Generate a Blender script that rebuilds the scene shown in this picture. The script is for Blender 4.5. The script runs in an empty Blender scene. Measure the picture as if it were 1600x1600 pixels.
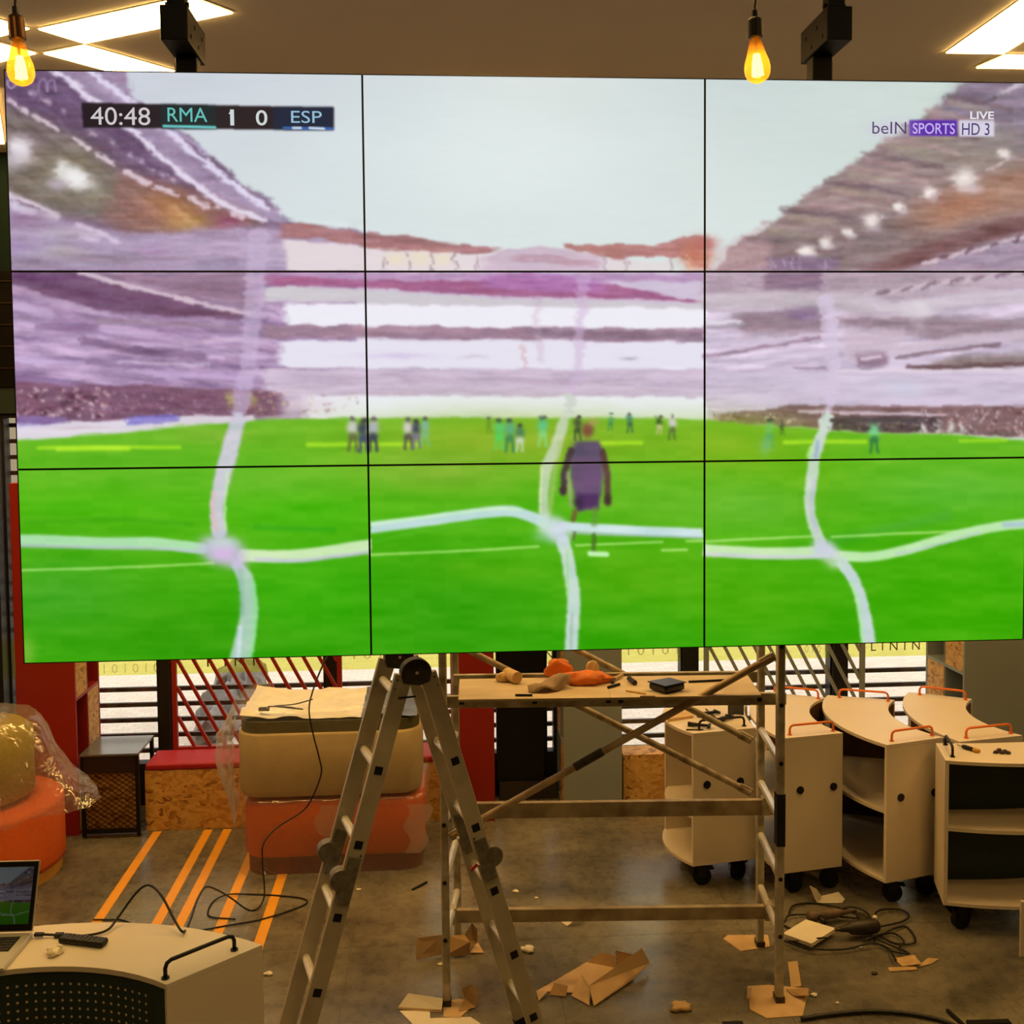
import bpy, math, random
import numpy as np
from mathutils import Matrix, Vector
random.seed(7)
scene = bpy.context.scene
col = scene.collection

# ------------------------------------------------------------------ camera
H = 2.6
YAW, PITCH, ROLL, F, CY = 0.0671082, 0.0529967, -0.00854714, 1645.718, 726.933
def _rot():
    B = np.array([[1, 0, 0], [0, 0, -1], [0, 1, 0]], float)
    c, s = math.cos(YAW), math.sin(YAW); Rz = np.array([[c, -s, 0], [s, c, 0], [0, 0, 1]])
    c, s = math.cos(PITCH), math.sin(PITCH); Rx = np.array([[1, 0, 0], [0, c, -s], [0, s, c]])
    c, s = math.cos(ROLL), math.sin(ROLL); Rr = np.array([[c, -s, 0], [s, c, 0], [0, 0, 1]])
    return Rr @ Rx @ B @ Rz
R = _rot()
cd = bpy.data.cameras.new('camera'); cam = bpy.data.objects.new('camera', cd); col.objects.link(cam)
rt = R.T
M = Matrix(((rt[0, 0], -rt[0, 1], -rt[0, 2], 0), (rt[1, 0], -rt[1, 1], -rt[1, 2], 0), (rt[2, 0], -rt[2, 1], -rt[2, 2], H), (0, 0, 0, 1)))
cam.matrix_world = M
cd.sensor_width = 36; cd.lens = F / 1600 * 36; cd.shift_y = -(800 - CY) / 1600
cd.clip_start = 0.05; cd.clip_end = 200
scene.camera = cam
def at(px, py, z=None, y=None, x=None):
    """a point of the room seen at a photo pixel, on a plane of known height / depth"""
    d = R.T @ np.array([(px - 800) / F, (py - CY) / F, 1.0])
    t = (z - H) / d[2] if z is not None else (y / d[1] if y is not None else x / d[0])
    return Vector((t * d[0], t * d[1], H + t * d[2]))
# ------------------------------------------------------------------ light
scene.view_settings.view_transform = 'Standard'
scene.view_settings.look = 'None'
scene.view_settings.exposure = 0.0
scene.view_settings.gamma = 1.0
scene.view_settings.use_curve_mapping = False
world = bpy.data.worlds.new('world'); scene.world = world; world.use_nodes = True
bg = world.node_tree.nodes['Background']
bg.inputs['Color'].default_value = (1.0, 0.94, 0.84, 1); bg.inputs['Strength'].default_value = 1.75
LIGHT_COL = (1.0, 0.578, 0.17); LIGHT_STR = 28.0
CEIL = 4.26

# ------------------------------------------------------------------ helpers
def lin(c):
    return tuple(((v / 255) / 12.92 if v / 255 <= 0.04045 else (((v / 255) + 0.055) / 1.055) ** 2.4) for v in c)
MATS = {}
def mat(name, rgb, rough=0.5, metal=0.0, var=0.0, scale=8.0, bump=0.0, bscale=60.0, spec=0.5, stretch=(1, 1, 1), rgb2=None, detail=4.0, dist=0.0):
    """procedural material: base colour with noise variation and fine bump"""
    if name in MATS: return MATS[name]
    m = bpy.data.materials.new(name); m.use_nodes = True; nt = m.node_tree; N = nt.nodes; L = nt.links
    b = N['Principled BSDF']; b.inputs['Roughness'].default_value = rough; b.inputs['Metallic'].default_value = metal
    b.inputs['Specular IOR Level'].default_value = spec
    c = lin(rgb); b.inputs['Base Color'].default_value = (*c, 1)
    tc = N.new('ShaderNodeTexCoord'); mp = N.new('ShaderNodeMapping'); mp.inputs['Scale'].default_value = stretch
    L.new(tc.outputs['Object'], mp.inputs['Vector'])
    if var > 0 or rgb2:
        n = N.new('ShaderNodeTexNoise'); n.inputs['Scale'].default_value = scale; n.inputs['Detail'].default_value = detail
        n.inputs['Distortion'].default_value = dist
        L.new(mp.outputs['Vector'], n.inputs['Vector'])
        r = N.new('ShaderNodeValToRGB'); L.new(n.outputs['Fac'], r.inputs['Fac'])
        c2 = lin(rgb2) if rgb2 else tuple(v * (1 - var) for v in c)
        c1 = c if rgb2 else tuple(min(1, v * (1 + var)) for v in c)
        r.color_ramp.elements[0].position = 0.3; r.color_ramp.elements[0].color = (*c2, 1)
        r.color_ramp.elements[1].position = 0.7; r.color_ramp.elements[1].color = (*c1, 1)
        L.new(r.outputs['Color'], b.inputs['Base Color'])
    if bump > 0:
        n2 = N.new('ShaderNodeTexNoise'); n2.inputs['Scale'].default_value = bscale; n2.inputs['Detail'].default_value = 3
        L.new(mp.outputs['Vector'], n2.inputs['Vector'])
        bp = N.new('ShaderNodeBump'); bp.inputs['Strength'].default_value = bump; bp.inputs['Distance'].default_value = 0.01
        L.new(n2.outputs['Fac'], bp.inputs['Height']); L.new(bp.outputs['Normal'], b.inputs['Normal'])
    MATS[name] = m; return m
def emit(name, rgb, strength, linear=False):
    if name in MATS: return MATS[name]
    m = bpy.data.materials.new(name); m.use_nodes = True; nt = m.node_tree; nt.nodes.clear()
    e = nt.nodes.new('ShaderNodeEmission'); o = nt.nodes.new('ShaderNodeOutputMaterial')
    e.inputs['Color'].default_value = (*(rgb if linear else lin(rgb)), 1); e.inputs['Strength'].default_value = strength
    nt.links.new(e.outputs[0], o.inputs[0]); MATS[name] = m; return m
def film(name, tint=(1, 1, 1), gloss=0.18, haze=0.10, rough=0.12, bump=0.5, bscale=14, ttint=(1, 1, 1)):
    """clear plastic: transparent + glossy + a little haze"""
    if name in MATS: return MATS[name]
    m = bpy.data.materials.new(name); m.use_nodes = True; nt = m.node_tree; N = nt.nodes; L = nt.links; N.clear()
    o = N.new('ShaderNodeOutputMaterial'); t = N.new('ShaderNodeBsdfTransparent'); t.inputs['Color'].default_value = (*ttint, 1)
    g = N.new('ShaderNodeBsdfGlossy'); g.inputs['Roughness'].default_value = rough
    d = N.new('ShaderNodeBsdfDiffuse'); d.inputs['Color'].default_value = (*tint, 1)
    tl = N.new('ShaderNodeBsdfTranslucent'); tl.inputs['Color'].default_value = (*tint, 1)
    a = N.new('ShaderNodeMixShader'); a.inputs[0].default_value = 0.5; L.new(d.outputs[0], a.inputs[1]); L.new(tl.outputs[0], a.inputs[2])
    b = N.new('ShaderNodeMixShader'); b.inputs[0].default_value = haze; L.new(t.outputs[0], b.inputs[1]); L.new(a.outputs[0], b.inputs[2])
    c = N.new('ShaderNodeMixShader'); c.inputs[0].default_value = gloss; L.new(b.outputs[0], c.inputs[1]); L.new(g.outputs[0], c.inputs[2])
    L.new(c.outputs[0], o.inputs[0])
    if bump:
        tc = N.new('ShaderNodeTexCoord'); n = N.new('ShaderNodeTexNoise'); n.inputs['Scale'].default_value = bscale; n.inputs['Distortion'].default_value = 1.5
        L.new(tc.outputs['Object'], n.inputs['Vector']); bp = N.new('ShaderNodeBump'); bp.inputs['Strength'].default_value = bump; bp.inputs['Distance'].default_value = 0.03
        L.new(n.outputs['Fac'], bp.inputs['Height']); L.new(bp.outputs['Normal'], g.inputs['Normal'])
    MATS[name] = m; return m

def tag(o, label=None, cat=None, group=None, kind=None):
    if label: o['label'] = label
    if cat: o['category'] = cat
    if group: o['group'] = group
    if kind: o['kind'] = kind
    return o
def empty(name, loc, rz=0, **k):
    o = bpy.data.objects.new(name, None); o.empty_display_size = 0.1; col.objects.link(o)
    o.location = loc; o.rotation_euler = (0, 0, rz); return tag(o, **k)
def wm(o):
    m = o.matrix_basis.copy()
    return wm(o.parent) @ m if o.parent else m
def catmull(P, n=8):
    P = [Vector(p) for p in P]
    if len(P) < 3: return P
    Q = [2 * P[0] - P[1]] + P + [2 * P[-1] - P[-2]]; out = []
    for i in range(1, len(Q) - 2):
        for k in range(n):
            t = k / n; a, b, c, d = Q[i - 1], Q[i], Q[i + 1], Q[i + 2]
            out.append(0.5 * ((2 * b) + (c - a) * t + (2 * a - 5 * b + 4 * c - d) * t * t + (3 * b - a - 3 * c + d) * t ** 3))
    out.append(P[-1]); return out
class MB:
    """collects shapes given in room coordinates; build() links them as one mesh object"""
    def __init__(s): s.v = []; s.f = []
    def add(s, vs, fs):
        o = len(s.v); s.v += [Vector(v) for v in vs]; s.f += [tuple(i + o for i in f) for f in fs]; return s
    def box(s, x0, x1, y0, y1, z0, z1, m=None):
        vs = [Vector((x, y, z)) for z in (z0, z1) for x, y in ((x0, y0), (x1, y0), (x1, y1), (x0, y1))]
        if m: vs = [m @ v for v in vs]
        return s.add(vs, [(3, 2, 1, 0), (4, 5, 6, 7), (0, 1, 5, 4), (1, 2, 6, 5), (2, 3, 7, 6), (3, 0, 4, 7)])
    def bar(s, p, q, w, h, up=(0, 0, 1)):
        """rectangular bar from p to q; w across, h along up"""
        p, q = Vector(p), Vector(q); d = (q - p).normalized(); u = Vector(up)
        a = d.cross(u).normalized(); u = a.cross(d).normalized()
        vs = []
        for e in (p, q):
            for i, j in ((-1, -1), (1, -1), (1, 1), (-1, 1)): vs.append(e + a * (i * w / 2) + u * (j * h / 2))
        return s.add(vs, [(3, 2, 1, 0), (4, 5, 6, 7), (0, 1, 5, 4), (1, 2, 6, 5), (2, 3, 7, 6), (3, 0, 4, 7)])
    def tube(s, P, r, n=10, cap=True):
        P = [Vector(p) for p in P]; rs = r if isinstance(r, (list, tuple)) else [r] * len(P)
        prev = None; vs = []; fs = []
        for i, p in enumerate(P):
            d = (P[min(i + 1, len(P) - 1)] - P[max(i - 1, 0)]).normalized()
            if prev is None:
                a = d.cross(Vector((0, 0, 1)))
                if a.length < 1e-3: a = d.cross(Vector((0, 1, 0)))
            else: a = prev - d * prev.dot(d)
            a.normalize(); b = d.cross(a); prev = a
            for k in range(n):
                t = 2 * math.pi * k / n; vs.append(p + (a * math.cos(t) + b * math.sin(t)) * rs[i])
        for i in range(len(P) - 1):
            for k in range(n):
                k2 = (k + 1) % n; fs.append((i * n + k, i * n + k2, (i + 1) * n + k2, (i + 1) * n + k))
        if cap: fs.append(tuple(range(n - 1, -1, -1))); fs.append(tuple((len(P) - 1) * n + k for k in range(n)))
        return s.add(vs, fs)
    def cyl(s, p, q, r, n=16): return s.tube([p, q], r, n)
    def prism(s, poly, z0, z1):
        n = len(poly); ar = sum(poly[i][0] * poly[(i + 1) % n][1] - poly[(i + 1) % n][0] * poly[i][1] for i in range(n))
        if ar < 0: poly = poly[::-1]
        vs = [(p[0], p[1], z0) for p in poly] + [(p[0], p[1], z1) for p in poly]
        fs = [tuple(range(n - 1, -1, -1)), tuple(range(n, 2 * n))] + [(i, (i + 1) % n, n + (i + 1) % n, n + i) for i in range(n)]
        return s.add(vs, fs)
    def lathe(s, prof, c, n=20, m=None):
        """profile [(r,z)] round a vertical axis through c"""
        vs = []; fs = []; c = Vector(c)
        for r, z in prof:
            for k in range(n):
                t = 2 * math.pi * k / n; v = Vector((r * math.cos(t), r * math.sin(t), z)); v = (m @ v) if m else v; vs.append(c + v)
        for i in range(len(prof) - 1):
            for k in range(n):
                k2 = (k + 1) % n; fs.append((i * n + k, i * n + k2, (i + 1) * n + k2, (i + 1) * n + k))
        fs.append(tuple(range(n - 1, -1, -1))); fs.append(tuple((len(prof) - 1) * n + k for k in range(n)))
        return s.add(vs, fs)
    def sheet(s, G, th=0.0):
        """grid of points G[i][j]; th gives it thickness along -normal-ish (z)"""
        ni, nj = len(G), len(G[0]); vs = [p for row in G for p in row]
        fs = [(i * nj + j, (i + 1) * nj + j, (i + 1) * nj + j + 1, i * nj + j + 1) for i in range(ni - 1) for j in range(nj - 1)]
        return s.add(vs, fs)
    def build(s, name, m, parent=None, smooth=False, bevel=0.0, seg=2, solid=0.0, sub=0, loc=None, **k):
        if parent: inv = wm(parent).inverted(); loc = Vector((0, 0, 0)); vs = [inv @ v for v in s.v]
        else:
            if loc is None:
                xs = [v.x for v in s.v]; ys = [v.y for v in s.v]; zs = [v.z for v in s.v]
                loc = Vector(((min(xs) + max(xs)) / 2, (min(ys) + max(ys)) / 2, min(zs)))
            vs = [v - Vector(loc) for v in s.v]
        me = bpy.data.meshes.new(name); me.from_pydata([tuple(v) for v in vs], [], s.f); me.materials.append(m)
        if smooth: me.polygons.foreach_set('use_smooth', [True] * len(me.polygons))
        o = bpy.data.objects.new(name, me); col.objects.link(o); o.location = loc
        if parent: o.parent = parent
        if solid: md = o.modifiers.new('solid', 'SOLIDIFY'); md.thickness = solid; md.offset = 0
        if bevel:
            md = o.modifiers.new('bevel', 'BEVEL'); md.width = bevel; md.segments = seg; md.limit_method = 'ANGLE'
            md.harden_normals = False
        if sub: md = o.modifiers.new('sub', 'SUBSURF'); md.levels = sub; md.render_levels = sub
        return tag(o, **k)
def text_mesh(txt, bold=0.0):
    c = bpy.data.curves.new('lettering', 'FONT'); c.body = txt; c.size = 1.0; c.offset = bold; c.resolution_u = 4
    o = bpy.data.objects.new('lettering_tmp', c); col.objects.link(o)
    dg = bpy.context.evaluated_depsgraph_get(); me = bpy.data.meshes.new_from_object(o.evaluated_get(dg))
    vs = [v.co.copy() for v in me.vertices]; fs = [tuple(p.vertices) for p in me.polygons]
    bpy.data.objects.remove(o); bpy.data.curves.remove(c); bpy.data.meshes.remove(me)
    return vs, fs
def lettering(txt, P, U, V, m, parent, name='lettering', bold=0.0):
    """flat print: fits txt into the rectangle with lower-left corner P and edge vectors U, V"""
    vs, fs = text_mesh(txt, bold)
    x0 = min(v.x for v in vs); x1 = max(v.x for v in vs); y0 = min(v.y for v in vs); y1 = max(v.y for v in vs)
    P, U, V = Vector(P), Vector(U), Vector(V)
    b = MB(); b.add([P + U * ((v.x - x0) / (x1 - x0)) + V * ((v.y - y0) / (y1 - y0)) for v in vs], fs)
    return b.build(name, m, parent)

# ------------------------------------------------------------------ materials
M_white = mat('white_laminate', (228, 216, 198), 0.42, var=0.03, scale=3, spec=0.45)
M_ply = mat('ply_edge', (196, 170, 130), 0.6, var=0.15, scale=30)
M_black = mat('black_metal', (16, 15, 15), 0.45, metal=0.3)
M_blackp = mat('black_plastic', (14, 13, 13), 0.4, spec=0.4)
M_rubber = mat('black_rubber', (18, 18, 18), 0.7, spec=0.3)
M_dgreen = mat('dark_green_board', (36, 52, 44), 0.55, var=0.1, scale=4)
M_alu = mat('aluminium', (186, 178, 160), 0.42, metal=0.35, var=0.12, scale=10, bump=0.05, bscale=80)
M_aluw = mat('worn_aluminium', (214, 208, 188), 0.5, metal=0.2, var=0.3, scale=14, bump=0.1, bscale=50, rgb2=(150, 138, 112))
M_rung = mat('bright_aluminium', (235, 232, 222), 0.32, metal=0.45, var=0.1, scale=20)
M_cast = mat('hinge_cast_metal', (120, 116, 104), 0.45, metal=0.5, var=0.3, scale=40, bump=0.2)
M_dark = mat('grimy_metal', (64, 58, 48), 0.5, metal=0.4, var=0.4, scale=40, bump=0.3)
M_orange = mat('orange_enamel', (232, 122, 44), 0.4)
M_redp = mat('red_paint', (150, 30, 10), 0.5, var=0.04, scale=3)
M_greyp = mat('grey_paint', (140, 148, 148), 0.55, var=0.04, scale=3)
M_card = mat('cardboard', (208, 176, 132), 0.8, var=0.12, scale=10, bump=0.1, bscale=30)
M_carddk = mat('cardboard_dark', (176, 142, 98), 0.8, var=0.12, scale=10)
M_paper = mat('white_paper', (232, 224, 208), 0.7, var=0.04, scale=12)
M_orfab = mat('orange_fabric', (212, 94, 24), 0.75, var=0.06, scale=40, bump=0.15, bscale=200)
M_cream = mat('cream_fabric', (194, 172, 128), 0.8, var=0.06, scale=12, bump=0.15, bscale=120)
M_olive = mat('olive_board', (96, 92, 58), 0.6, var=0.15, scale=20)
M_yellow = mat('mustard_fabric', (158, 140, 30), 0.8, var=0.08, scale=20, bump=0.1)
M_rededge = mat('crimson_cushion', (168, 18, 38), 0.6, var=0.06, scale=15, bump=0.1)
M_tape = mat('orange_floor_tape', (240, 168, 44), 0.5, var=0.05, scale=10)
M_cable = mat('cable_rubber', (12, 11, 11), 0.5)
def osb(name):
    m = bpy.data.materials.new(name); m.use_nodes = True; nt = m.node_tree; N = nt.nodes; L = nt.links; b = N['Principled BSDF']
    b.inputs['Roughness'].default_value = 0.6
    tc = N.new('ShaderNodeTexCoord'); mp = N.new('ShaderNodeMapping'); mp.inputs['Scale'].default_value = (1, 1, 1.6)
    L.new(tc.outputs['Object'], mp.inputs['Vector'])
    nz = N.new('ShaderNodeTexNoise'); nz.inputs['Scale'].default_value = 9; L.new(mp.outputs['Vector'], nz.inputs['Vector'])
    ad = N.new('ShaderNodeMixRGB'); ad.blend_type = 'ADD'; ad.inputs[0].default_value = 0.16; L.new(mp.outputs['Vector'], ad.inputs[1]); L.new(nz.outputs['Color'], ad.inputs[2])
    v = N.new('ShaderNodeTexVoronoi'); v.inputs['Scale'].default_value = 30; L.new(ad.outputs[0], v.inputs['Vector'])
    sp = N.new('ShaderNodeSeparateColor'); L.new(v.outputs['Color'], sp.inputs[0])
    r = N.new('ShaderNodeValToRGB'); L.new(sp.outputs[0], r.inputs['Fac'])
    cs = [(0, (128, 82, 32)), (0.12, (184, 132, 62)), (0.4, (206, 158, 84)), (0.8, (222, 176, 100)), (1, (196, 146, 72))]
    e = r.color_ramp.elements; e[0].color = (*lin(cs[0][1]), 1); e[1].color = (*lin(cs[-1][1]), 1)
    for p, c in cs[1:-1]: k = e.new(p); k.color = (*lin(c), 1)
    L.new(r.outputs['Color'], b.inputs['Base Color'])
    MATS[name] = m; return m
M_osb = osb('osb_board')
def floor_mat():
    m = bpy.data.materials.new('concrete_floor'); m.use_nodes = True; nt = m.node_tree; N = nt.nodes; L = nt.links; b = N['Principled BSDF']
    g = N.new('ShaderNodeNewGeometry')
    n1 = N.new('ShaderNodeTexNoise'); n1.inputs['Scale'].default_value = 1.3; n1.inputs['Detail'].default_value = 7; n1.inputs['Roughness'].default_value = 0.62; n1.inputs['Distortion'].default_value = 0.5
    mp = N.new('ShaderNodeMapping'); mp.inputs['Scale'].default_value = (1, 1.7, 1); L.new(g.outputs['Position'], mp.inputs['Vector']); L.new(mp.outputs['Vector'], n1.inputs['Vector'])
    n2 = N.new('ShaderNodeTexNoise'); n2.inputs['Scale'].default_value = 16; n2.inputs['Detail'].default_value = 6; L.new(g.outputs['Position'], n2.inputs['Vector'])
    mx = N.new('ShaderNodeMixRGB'); mx.inputs[0].default_value = 0.16; L.new(n1.outputs['Fac'], mx.inputs[1]); L.new(n2.outputs['Fac'], mx.inputs[2])
    r = N.new('ShaderNodeValToRGB'); L.new(mx.outputs[0], r.inputs['Fac'])
    e = r.color_ramp.elements; e[0].position = 0.34; e[0].color = (*lin((74, 70, 62)), 1); e[1].position = 0.68; e[1].color = (*lin((142, 136, 120)), 1)
    L.new(r.outputs['Color'], b.inputs['Base Color'])
    rr = N.new('ShaderNodeMapRange'); rr.inputs['To Min'].default_value = 0.14; rr.inputs['To Max'].default_value = 0.42; L.new(n2.outputs['Fac'], rr.inputs['Value']); L.new(rr.outputs[0], b.inputs['Roughness'])
    b.inputs['Specular IOR Level'].default_value = 0.45
    MATS['concrete_floor'] = m; return m
M_floor = floor_mat()
M_grout = mat('floor_joint', (136, 128, 112), 0.8)
M_ceil = mat('ceiling_paint', (240, 234, 222), 0.85, var=0.02, scale=2)
M_frame = mat('dark_window_frame', (34, 30, 26), 0.5, metal=0.2)
M_wallg = mat('dark_green_wall', (12, 27, 23), 0.8, spec=0.1, var=0.05)
M_wallb = mat('dark_brown_panel', (12, 8, 5), 0.8, spec=0.1, var=0.3, scale=12)
M_plain = mat('plain_wall_paint', (96, 86, 74), 0.8, var=0.03)
M_glass = film('window_glass', tint=(0.9, 1, 0.95), gloss=0.05, haze=0.0, rough=0.02, bump=0)
M_lime = film('lime_decal_film', tint=lin((236, 240, 140)), gloss=0.02, haze=0.12, rough=0.3, bump=0, ttint=lin((248, 250, 196)))
M_film = film('plastic_wrap', tint=(0.95, 0.9, 0.82), gloss=0.08, haze=0.10, rough=0.16, bump=0.6, bscale=6)
M_filmh = film('plastic_wrap_hazy', tint=(0.95, 0.9, 0.82), gloss=0.14, haze=0.34, rough=0.2, bump=0.6, bscale=9)

# ------------------------------------------------------------------ the room
XL, XR, YF, YB = -6.6, 6.6, -8.0, 7.0
floor = MB().box(XL, XR, YF, YB + 0.05, -0.12, -0.004).build('floor', M_grout, kind='structure')
TS = 0.965
tile0 = None
inv = wm(floor).inverted()
for i in range(-8, 7):
    for j in range(-13, 4):
        x0 = max(XL, 0.5 + i * TS); x1 = min(XR, 0.5 + (i + 1) * TS); y0 = max(YF, 4.06 + j * TS); y1 = min(YB, 4.06 + (j + 1) * TS)
        if x1 - x0 < 0.02 or y1 - y0 < 0.02: continue
        g = 0.0009
        MB().box(x0 + g, x1 - g, y0 + g, y1 - g, -0.012, 0.0).build('tile', M_floor, floor)
MB().box(XL, XR, YF, YB + 0.2, CEIL, CEIL + 0.1).build('ceiling', M_ceil, kind='structure')
MB().box(XL - 0.15, XL, YF, YB + 0.2, 0, CEIL).build('wall_left', M_plain, kind='structure')
MB().box(XR, XR + 0.15, YF, YB + 0.2, 0, CEIL).build('wall_right', M_plain, kind='structure')
MB().box(XL, XR, YF - 0.15, YF, 0, CEIL).build('wall_front', M_plain, kind='structure')
ZSILL, ZHEAD = 0.25, at(10, 646, y=7.0).z
wall = MB().box(XL, XR, YB, YB + 0.15, at(10, 605, y=7.0).z, CEIL).build('wall_back', M_wallg, kind='structure')
MB().box(XL, XR, YB + 0.001, YB + 0.15, -0.004, ZSILL).build('parapet', M_frame, wall)
MB().box(XL, XR, YB - 0.03, YB + 0.0, at(10, 605, y=7.0).z, at(10, 424, y=7.0).z).build('brown_panel', M_wallb, wall)
for k in range(5):
    z = at(10, 440 + k * 34, y=6.97).z
    MB().box(XL, XR, YB - 0.036, YB - 0.03, z, z + 0.006).build('brass_line', mat('brass_trim', (60, 42, 14), 0.5, metal=0.5), wall)
MB().box(XL, XR, YB - 0.02, YB + 0.15, ZHEAD, at(10, 605, y=7.0).z - 0.002).build('window_header', mat('dark_green_header', (24, 40, 34), 0.6), wall)

# windows: mullions, panes, horizontal slats outside, lime film with characters
def wx(px): return at(px, 1100, y=7.03).x
zs1 = at(200, 1077, y=7.12).z; zs4 = at(200, 1149, y=7.12).z; DZ = (zs1 - zs4) / 3
M_slat = mat('dark_brown_slat', (52, 40, 30), 0.5)
M_chw = film('white_print', tint=(1, 0.98, 0.9), gloss=0.02, haze=0.95, rough=0.4, bump=0); M_chg = mat('grey_print', (96, 96, 70), 0.6); M_chp = film('pale_grey_print', tint=lin((206, 208, 170)), gloss=0.02, haze=0.75, rough=0.4, bump=0)
bays = [(XL + 0.05, wx(1), None, None, 0), (wx(19), wx(252), '1 0 1 0 1 0 1', M_chw, (162, 262, 1052, 1038)), (wx(268), wx(511), 'T  1 N 1', M_chg, (318, 398, 1042, 1028)),
        (wx(530), wx(849), '1 0 1', M_chp, (552, 596, 1030, 1019)), (wx(850), wx(868), 'N', M_chg, (853, 864, 1029, 1017)),
        (wx(869), wx(1066), '1 0 1 0 1', M_chp, (981, 1060, 1024, 1010)), (wx(1086), wx(1298), '1 0 1 0 1', M_chp, (1250, 1290, 1020, 1008)),
        (wx(1318), XR - 0.05, 'L 1 N 1 N', M_chg, (1361, 1437, 1017, 1003))]
zdec = at(200, 1055, y=7.04).z
for n, (xa, xb, txt, tm, box) in enumerate(bays):
    w = empty(f'window_{n + 1}', ((xa + xb) / 2, 7.05, ZSILL), kind='structure')
    t = 0.018
    b = MB(); b.box(xa, xa + t, 7.0, 7.09, ZSILL, ZHEAD).box(xb - t, xb, 7.0, 7.09, ZSILL, ZHEAD).box(xa + t, xb - t, 7.0, 7.09, ZSILL, ZSILL + 0.03).box(xa + t, xb - t, 7.0, 7.09, ZHEAD - 0.03, ZHEAD)
    b.build('window_frame', M_frame, w)
    MB().box(xa + t, xb - t, 7.045, 7.05, ZSILL + 0.03, ZHEAD - 0.03).build('pane', M_glass, w)
    z = zs1 - 5 * DZ
    while z < ZSILL + 0.06: z += DZ
    while z < ZHEAD - 0.05:
        if not (zdec - 0.02 < z < zdec + 0.3):
            MB().box(xa, xb, 7.105, 7.13, z - 0.014, z + 0.014).build('slat', M_slat, w)
        z += DZ
    if txt:
        d = MB().box(xa + t, xb - t, 7.0405, 7.044, zdec, zdec + 0.26).build('lime_film', M_lime, w)
        P = at(box[0], box[2], y=7.0395); U = at(box[1], box[2], y=7.0395) - P; V = at(box[0], box[3], y=7.0395) - P
        U.z = 0; V.x = 0
        lettering(txt, P, U, V, tm, d)
for n, (pa, pb, dep) in enumerate([(0, 20, 0.2), (251, 269, 0.12), (510, 531, 0.12), (1065, 1087, 0.12), (1297, 1319, 0.12)]):
    MB().box(wx(pa), wx(pb), 6.995 - dep + 0.1, 7.0, 0.0, ZHEAD).build(f'trim_{n + 1}', M_frame, kind='structure')
# closed black bay between the red and grey shelf units
xa, xb = at(776, 1200, y=6.93).x, at(850, 1200, y=6.93).x
bp = MB().box(xa, xb, 6.90, 6.962, 0.12, ZHEAD - 0.02).build('partition_board', mat('black_panel', (10, 12, 13), 0.5), bevel=0.003, label='tall black panel standing between the red and grey shelf units', cat='panel')
MB().box(at(780, 1226, y=6.95).x, at(868, 1226, y=6.95).x, 6.88, 6.96, 0.0, 0.118).build('plinth', mat('plinth_grey', (70, 64, 54), 0.6), bp)

# outside: pale brick paving and a heap of dark sacks
def paving():
    m = bpy.data.materials.new('pale_paving'); m.use_nodes = True; nt = m.node_tree; N = nt.nodes; L = nt.links; b = N['Principled BSDF']; b.inputs['Roughness'].default_value = 0.8
    g = N.new('ShaderNodeNewGeometry'); br = N.new('ShaderNodeTexBrick'); br.inputs['Scale'].default_value = 4.0; br.inputs['Mortar Size'].default_value = 0.012
    br.inputs['Color1'].default_value = (*lin((240, 230, 216)), 1); br.inputs['Color2'].default_value = (*lin((226, 214, 200)), 1); br.inputs['Mortar'].default_value = (*lin((206, 192, 176)), 1)
    L.new(g.outputs['Position'], br.inputs['Vector']); L.new(br.outputs['Color'], b.inputs['Base Color']); return m
MB().box(-25, 25, 7.16, 45, -0.14, -0.04).build('paving', paving(), kind='structure')
MB().box(-30, 30, 20, 21, -0.04, 3.3).build('sky_block', mat('sky_block_grey', (150, 142, 120), 0.8, var=0.1, scale=0.5), kind='structure')  # unseen block added to cut low sky light through the windows
M_sack = mat('dark_grey_sack', (128, 122, 118), 0.35, var=0.4, scale=6, bump=0.8, bscale=9)
def lump(name, c, r, m, seed, parent=None, nz=0.25, n=20, flat=True, **k):
    rng = random.Random(seed); ph = [rng.uniform(0, 6.28) for _ in range(9)]; b = MB(); vs = []; fs = []; nr = n // 2
    for i in range(nr + 1):
        th = math.pi * i / nr
        for j in range(n):
            a = 2 * math.pi * j / n
            d = 1 + nz * (math.sin(3 * a + ph[0] + 2 * th) * 0.5 + math.sin(5 * a + ph[1]) * math.sin(4 * th + ph[2]) * 0.5 + math.sin(9 * a + ph[3] + 3 * th) * 0.25) * math.sin(th)
            z = r[2] * math.cos(th) * d
            if flat and z < -r[2] * 0.55: z = -r[2] * 0.55
            vs.append((c[0] + r[0] * math.sin(th) * math.cos(a) * d, c[1] + r[1] * math.sin(th) * math.sin(a) * d, c[2] + z))
    for i in range(nr):
        for j in range(n):
            j2 = (j + 1) % n; fs.append((i * n + j, (i + 1) * n + j, (i + 1) * n + j2, i * n + j2))
    b.add(vs, fs); return b.build(name, m, parent, smooth=True, **k)
heap = empty('covered_heap', (-1.75, 9.1, -0.04), label='dark grey crumpled sacks piled outside behind the red lattice', cat='sacks')
for k, (px, py, yy, rx, rz) in enumerate([(372, 1085, 9.3, 0.2, 0.26), (352, 1112, 8.9, 0.18, 0.22), (336, 1145, 8.6, 0.16, 0.17), (380, 1066, 9.6, 0.2, 0.22)]):
    p = at(px, py, y=yy); lump('sack', (p.x, p.y, max(p.z, rz * 0.5 - 0.03)), (rx, 0.3, rz), M_sack, 40 + k, heap, nz=0.45)

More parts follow.
